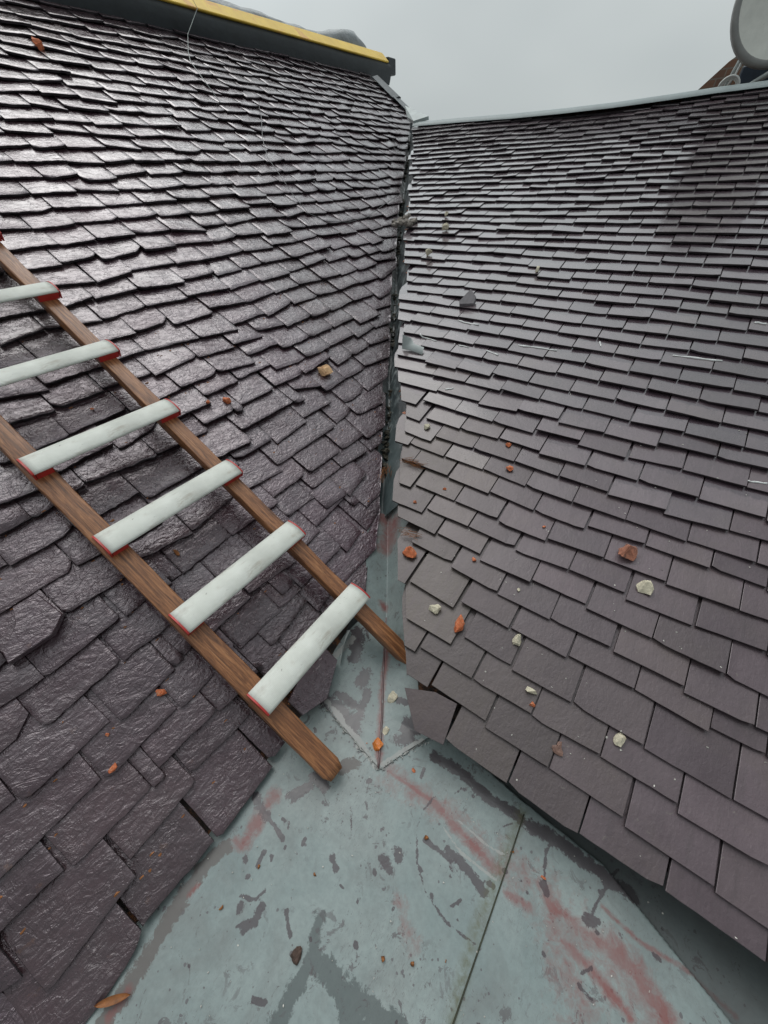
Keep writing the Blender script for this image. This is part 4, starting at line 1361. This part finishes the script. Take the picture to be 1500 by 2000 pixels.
dish_surface(R * 0.9, 0.06, 0.0).build('reflector', M['dish'], dish)
rm = MB()
v, f = [], []
na = 56
for k in range(na):
    a = 2 * PI * k / na
    e = dx * math.cos(a) * 0.96 + dz * math.sin(a)
    for rr, bk in ((R * 0.90, 0.0), (R * 0.93, -0.012), (R, 0.0), (R, 0.05), (R * 0.9, 0.07)):
        v.append(DC + e * rr - dn * bk - db_loc)
for k in range(na):
    for q in range(4):
        f.append((k * 5 + q, k * 5 + q + 1, ((k + 1) % na) * 5 + q + 1, ((k + 1) % na) * 5 + q))
rm.add(v, f, True)
rm.build('rim', M['dishrim'], dish)
pb = MB()
pb.tube([Vector((-0.405, 5.56, 1.80)) - db_loc, Vector((-0.33, 5.56, 2.12)) - db_loc, Vector((-0.26, 5.58, 2.32)) - db_loc], 0.022, 12)
pb.build('pole', M['galv'], dish)
pb = MB().tube([Vector((-0.36, 5.5, 1.96)) - db_loc, Vector((-0.33, 5.48, 2.02)) - db_loc, Vector((-0.31, 5.47, 2.12)) - db_loc], 0.008, 8)
pb.build('stay', M['cable'], dish)
pb = MB()
for k, (rr, dyy) in enumerate(((0.062, 0), (0.052, 0.012), (0.07, -0.01))):
    pb.tube([Vector((-0.34 + rr * math.cos(a), 5.40 + dyy, 1.955 + rr * 0.9 * math.sin(a))) - db_loc for a in [2 * PI * q / 24 for q in range(25)]], 0.007, 6, False)
pb.build('cable_coil', M['cable'], dish)
pb = MB().tube([Vector((-0.26, 5.45, 1.92)) - db_loc, Vector((-0.12, 5.45, 2.0)) - db_loc, Vector((0.06, 5.46, 2.09)) - db_loc], 0.02, 8)
pb.build('arm', M['galv'], dish)
# brick gable with a sloping top
gb = MB()
pts = [(-0.60, 1.5), (-0.60, 1.975), (-0.56, 2.01), (-0.41, 2.16), (-0.26, 2.26), (-0.14, 2.26), (-0.14, 1.5)]
k = len(pts)
v = [(x * 1.08 - 0.0, 5.95, z) for x, z in pts] + [(x * 1.08, 6.25, z) for x, z in pts]
gb.add(v, [tuple(range(k)), tuple(range(k, 2 * k))[::-1]] + [(q, (q + 1) % k, k + (q + 1) % k, k + q) for q in range(k)])
tag(gb.build('brick_gable', M['brickwork'], None), 'low brick gable with a sloping top rising behind the right ridge beside the dish pole', 'wall')
o = MB().box(-0.31, -0.05, 5.72, 5.9, 1.5, 2.10).build('service_box', M['blue'], None)
bv = o.modifiers.new('bevel', 'BEVEL')
bv.width = 0.01
tag(o, 'dark blue box behind the ridge below the satellite dish', 'box')


# ------------------------------------------------------------------ loose pieces
FR = {'R': (R0, MR), 'L': (L0, ML), 'G': (Vector((0, 0, 0)), Matrix.Identity(3))}
DLAB = [
    'orange brick piece lying at the left edge of the right slope beside the valley', 'upright oblong orange brick piece on the lower right slates',
    'largest brick lump, dull orange with a dark side, on the right slope', 'brown triangular tile shard on the right slope near the eave',
    'small red brick crumb just below a pale mortar crumb on the right slope', 'single red brick crumb highest up on the right slope',
    'red brick crumb just below the highest red crumb on the right slope', 'red crumb near the valley beside white grit on the right slope',
    'pale red crumb nearest the valley edge on the right slope', 'tiny pinkish crumb at the middle of the right slope', 'small orange crumb against a mossy slate edge on the right slope',
    'pale mortar lump left of the oblong orange brick', 'largest pale mortar lump below the big brick lump', 'triangular pale mortar chip beside a mossy joint',
    'pale mortar crumb above the small red crumb', 'oval pale mortar lump lowest on the right slope', 'grey mortar cube near the valley on the right slope',
    'tan mortar lump high on the right slope near the valley', 'whitish mortar crumb against a slate high beside the valley', 'tiny mortar crumb alone far up the middle of the right slope',
    'small mortar crumb above the tan lump', 'white pebble in the middle of the right slope',
    'pale orange stone chip on the left slope near the valley', 'red brick chip at the far upper left corner of the left slope',
    'orange brick chip wedged between slates below the ladder', 'tiny orange crumb on a slate left of the ladder foot', 'flat orange chip on the lower left slates',
    'orange crumb in a gap right of the ladder', 'tiny orange crumb right of the ladder rail', 'orange crumb between the ladder rails', 'curled tan leaf bit under the fourth rung',
    'pale broken mortar block on the valley sheet', 'round orange berry lump near the point of the valley sheet', 'small red crumb right of the valley point',
    'long orange brown leaf at the left edge of the gutter', 'orange crumb right of the gutter seam', 'orange seed near the left gutter edge', 'tan upright seed left of the gutter middle',
    'round tan seed in the gutter middle', 'orange seed near the bottom of the gutter', 'brown seed left of the lowest orange seed', 'brown seed beside the curved scratch',
    'thin tan seed near the seam low in the gutter', 'tiny orange crumb on the gutter seam', 'dark piece of bark near the bottom of the gutter', 'yellowish mortar bit behind the orange berry',
    'tiny orange crumb left of the orange berry']
MATK = {'brick': 'brick', 'mortar': 'mortar', 'shard': 'shard', 'leaf': 'straw', 'seed': 'seed', 'bark': 'bark'}
NAMEK = {'brick': 'brick_fragment', 'mortar': 'mortar_lump', 'shard': 'tile_shard', 'leaf': 'dead_leaf', 'seed': 'seed', 'bark': 'bark_piece'}
CATK = {'brick': 'brick fragment', 'mortar': 'mortar lump', 'shard': 'tile shard', 'leaf': 'leaf', 'seed': 'seed', 'bark': 'bark'}
GRPK = {'brick': 'brick fragments strewn on the roof', 'mortar': 'mortar lumps strewn on the roof', 'seed': 'seeds lying in the gutter'}
for q, (kind, surf, x, y, a, b) in enumerate(DEB):
    o0, rm_ = FR[surf]
    lim_ = 0.03 if 17 <= q <= 20 else 0.045
    a = min(a, lim_)
    b = min(b, lim_)
    c = 0.85 * min(a, b) + 0.3 * max(a, b)
    if kind == 'leaf':
        v, f = [], []
        for j in range(9):
            t = j / 8
            wv = 0.009 * math.sin(PI * t) ** 0.7
            cx = -0.028 + 0.056 * t
            for e in (-1, 0, 1):
                v.append((cx + e * wv * 0.6, cx * 1.1 - e * wv * 0.7, 0.004 + 0.005 * abs(e) + 0.003 * math.sin(t * 5)))
        for j in range(8):
            for e in range(2):
                f.append((j * 3 + e, j * 3 + e + 1, j * 3 + 4 + e, j * 3 + 3 + e))
    else:
        v, f = rock(a, b, c, q + 3, 0.15 if kind == 'seed' else 0.3, 1 if max(a, b) < 0.012 else 2)
        if kind == 'shard':
            v = [(p[0] * (1.1 if p[1] < 0 else 0.45), p[1], p[2] * 0.5) for p in v]
    h = 0.001 + 0.30 * c + (surface(surf, x, y) if surf != 'G' else 0.0)
    mt = MATK[kind]
    if kind == 'brick' and q in (2, 22):
        mt = 'brickdull' if q == 2 else 'stone'
    if q == 32:
        mt = 'berry'
    o = mesh_obj(NAMEK[kind], v, f, M[mt], None, kind in ('leaf', 'seed'))
    o.matrix_world = Matrix.Translation(o0 + rm_ @ Vector((x, y, h))) @ rm_.to_4x4()
    nm, ct = NAMEK[kind], CATK[kind]
    if q == 32:
        o.name, ct = 'orange_berry', 'berry'
    if q == 22:
        o.name, ct = 'stone_chip', 'stone chip'
    if q == 30:
        o.data.materials[0] = M['straw']
        o.name, ct = 'dead_leaf', 'leaf'
    tag(o, DLAB[q], ct, GRPK.get(kind) if q not in (22, 30, 32) else None)

# slate that has slipped down at the corner of the right eave
P2 = [(x / 1000, y / 1000) for x, y in SLIP]
b = MB().slab(P2, lambda x, y: -0.006, lambda x, y: 0.0015, 0.001, (0.45, 0.0, 0.5, 0.1))
o = b.build('slipped_slate', M['sr'], None)
o.matrix_world = Matrix.Translation(R0) @ MR.to_4x4()
tag(o, 'smooth five sided slate that has slipped out at the valley corner of the right eave', 'slate')
# broken slate piece propped on the right slope
bm_p = [(-0.045, -0.025), (-0.008, 0.062), (0.042, 0.03), (0.045, -0.01), (-0.037, -0.042)]
b = MB().slab(bm_p, lambda x, y: 0.006 + 0.26 * y - 0.2 * x, lambda x, y: 0.030 + 0.42 * y - 0.25 * x, 0.002, (0.7, 0.0, 0.0, 0.1))
o = b.build('slate_fragment', m_simple('pale dry slate', (0.20, 0.185, 0.195), 0.5, 0.2, 25, 0.4), None)
o.matrix_world = Matrix.Translation(rw(-1.09, 2.15, surface('R', -1.09, 2.15))) @ MR.to_4x4()
tag(o, 'grey pointed broken slate piece propped up on the right slope', 'slate fragment')
# bent sheet of zinc sticking out of the valley
b = MB()
b.add([(-0.09, 0.0, 0.02), (0.0, -0.01, 0.03), (0.12, -0.02, 0.02), (0.10, 0.05, 0.03), (0.0, 0.06, 0.035), (-0.05, 0.10, 0.05), (-0.10, 0.06, 0.10),
       (-0.09, 0.0, 0.016), (0.0, -0.01, 0.026), (0.12, -0.02, 0.016)],
      [(0, 1, 4, 5), (1, 2, 3, 4), (0, 5, 6), (7, 8, 1, 0), (8, 9, 2, 1)], True)
b.v = [(x * 0.72, y * 0.72, z * 0.8) for x, y, z in b.v]
o = b.build('bent_flashing', M['leadpale'], None)
o.matrix_world = Matrix.Translation(rw(-1.22, 1.66, surface('R', -1.22, 1.66) - 0.008)) @ MR.to_4x4()
tag(o, 'small crumpled pale metal flap sticking out of the valley onto the right slates', 'flashing')
# mortar and dirt caught across the valley
b = MB()
for k in range(16):
    v, f = rock(random.uniform(0.02, 0.045), random.uniform(0.02, 0.04), 0.03, 100 + k)
    p = Vector((random.uniform(-0.08, 0.09), random.uniform(-0.05, 0.05), random.uniform(0, 0.03)))
    b.add([Vector(q) + p for q in v], f)
o = b.build('mortar_clump', M['rubble'], None)
o.matrix_world = Matrix.Translation(rw(-2.12, 3.02, 0.0)) @ MR.to_4x4()
tag(o, 'ragged clump of old mortar lodged across the top half of the valley', 'mortar clump')
# torn strip of pale zinc at the edge of the left slates
b = MB()
b.add([(-0.655, 0.555, 0.055), (-0.60, 0.435, 0.03), (-0.585, 0.425, 0.04), (-0.635, 0.555, 0.075), (-0.62, 0.49, 0.062)], [(0, 1, 2, 4), (0, 4, 3)])
tag(b.build('torn_strip', M['leadpale'], None), 'pale torn metal strip at the slate edge beside the lowest rung', 'flashing')


# dirt, moss and crumbled mortar that fill the valley slot
b = MB()
for k in range(420):
    q = random.random()
    yv = 1.35 + 4.2 * q ** 1.4
    tab = [(u, s) for u, s in LVB]
    sl = interp(yv, tab)
    u_, s_ = yv + random.gauss(0.05, 0.03), sl + random.gauss(-0.02, 0.02)
    if noise.noise(Vector((yv * 2.2, 3, 1))) < -0.12:
        continue
    r = random.uniform(0.008, 0.030) * (0.8 + 0.25 * yv / 3)
    v, f = rock(r, r * random.uniform(0.5, 1.2), r * 0.7, 3000 + k, 0.3, 1)
    p = lw(u_, s_, random.uniform(-0.07, -0.035))
    b.add([Vector(w_) + p for w_ in v], f)
tag(b.build('valley_dirt', M['dirt'], None), 'dark dirt, moss and crumbled bits filling the valley slot', 'dirt', None, 'stuff')
b = MB()
for k in range(34):
    yv = random.uniform(1.4, 3.6)
    uu = interp((yv - R0.y) / math.cos(PR), RMIN)
    r = random.uniform(0.008, 0.022)
    v, f = rock(r, r * 1.2, r * 0.8, 4000 + k, 0.3, 1)
    p = rw(uu + random.uniform(-0.02, 0.02), (yv - R0.y) / math.cos(PR), random.uniform(-0.06, -0.02))
    b.add([Vector(w_) + p for w_ in v], f)
tag(b.build('mortar_rubble', M['brickdull'], None), 'reddish crumbled bedding mortar along the edge of the right slates in the valley', 'rubble', None, 'stuff')

# dry needles caught beside the valley
def needles(p0, fr, n, wd, lab, ang):
    b = MB()
    o0, rm_ = fr
    for _ in range(n):
        x, y = random.uniform(-wd, wd), random.uniform(-wd * 0.4, wd * 0.4)
        a = ang + random.gauss(0, 0.25)
        l = random.uniform(0.03, 0.075)
        b.tube([(x - l * math.cos(a) / 2, y - l * math.sin(a) / 2, random.uniform(0.002, 0.008)), (x + l * math.cos(a) / 2, y + l * math.sin(a) / 2, random.uniform(0.002, 0.008))], 0.0008, 4)
    o = b.build('dry_needles', M['straw'], None)
    o.matrix_world = Matrix.Translation(o0 + rm_ @ Vector(p0)) @ rm_.to_4x4()
    tag(o, lab, 'needles', None, 'stuff')


needles((-0.77, 0.94, -0.004), FR['R'], 26, 0.05, 'orange dry needles in the gap under the right slates beside the valley', 0.2)
needles((-0.60, 0.60, -0.004), FR['R'], 18, 0.035, 'short dry needles above the orange brick piece beside the valley', 0.25)
needles((1.30, 0.50, 0.01), FR['L'], 30, 0.05, 'dry needles and moss at the valley edge of the left slates', 0.6)
# loose grit
b = MB()
for _ in range(150):
    u = random.uniform(-0.9, 0.7)
    s = random.uniform(0.0, 1.6)
    if u < interp(s, RMIN) + 0.03:
        continue
    v, f = rock(random.uniform(0.0015, 0.004), random.uniform(0.0015, 0.004), 0.003, random.randint(0, 999), 0.2, 1)
    p = rw(u, s, surface('R', u, s) + 0.0005)
    b.add([MR @ Vector(q) + p for q in v], f)
for _ in range(170):
    x, y = random.uniform(-0.7, 0.6), random.uniform(-0.45, 0.42)
    v, f = rock(random.uniform(0.001, 0.003), random.uniform(0.001, 0.003), 0.0022, random.randint(0, 999), 0.2, 1)
    b.add([Vector(q) + Vector((x, y, 0.003)) for q in v], f)
tag(b.build('grit', M['grit'], None), 'pale grit scattered over the right slates and the gutter', 'grit', None, 'stuff')
b = MB()
for _ in range(230):
    k = random.randint(0, 15)
    s = E_L * k + random.uniform(0.085, 0.125)
    u = random.uniform(-0.6, 2.2)
    if u > interp(s, LMAX) - 0.03:
        continue
    v, f = rock(random.uniform(0.003, 0.010), random.uniform(0.002, 0.006), 0.0025, random.randint(0, 999), 0.4, 1)
    p = lw(u, s, surface('L', u, s) + 0.0005)
    b.add([ML @ Vector(q) + p for q in v], f)
tag(b.build('slate_crumbs', M['straw'], None), 'orange brown crumbs and leaf bits in the joints of the left slates', 'crumbs', None, 'stuff')
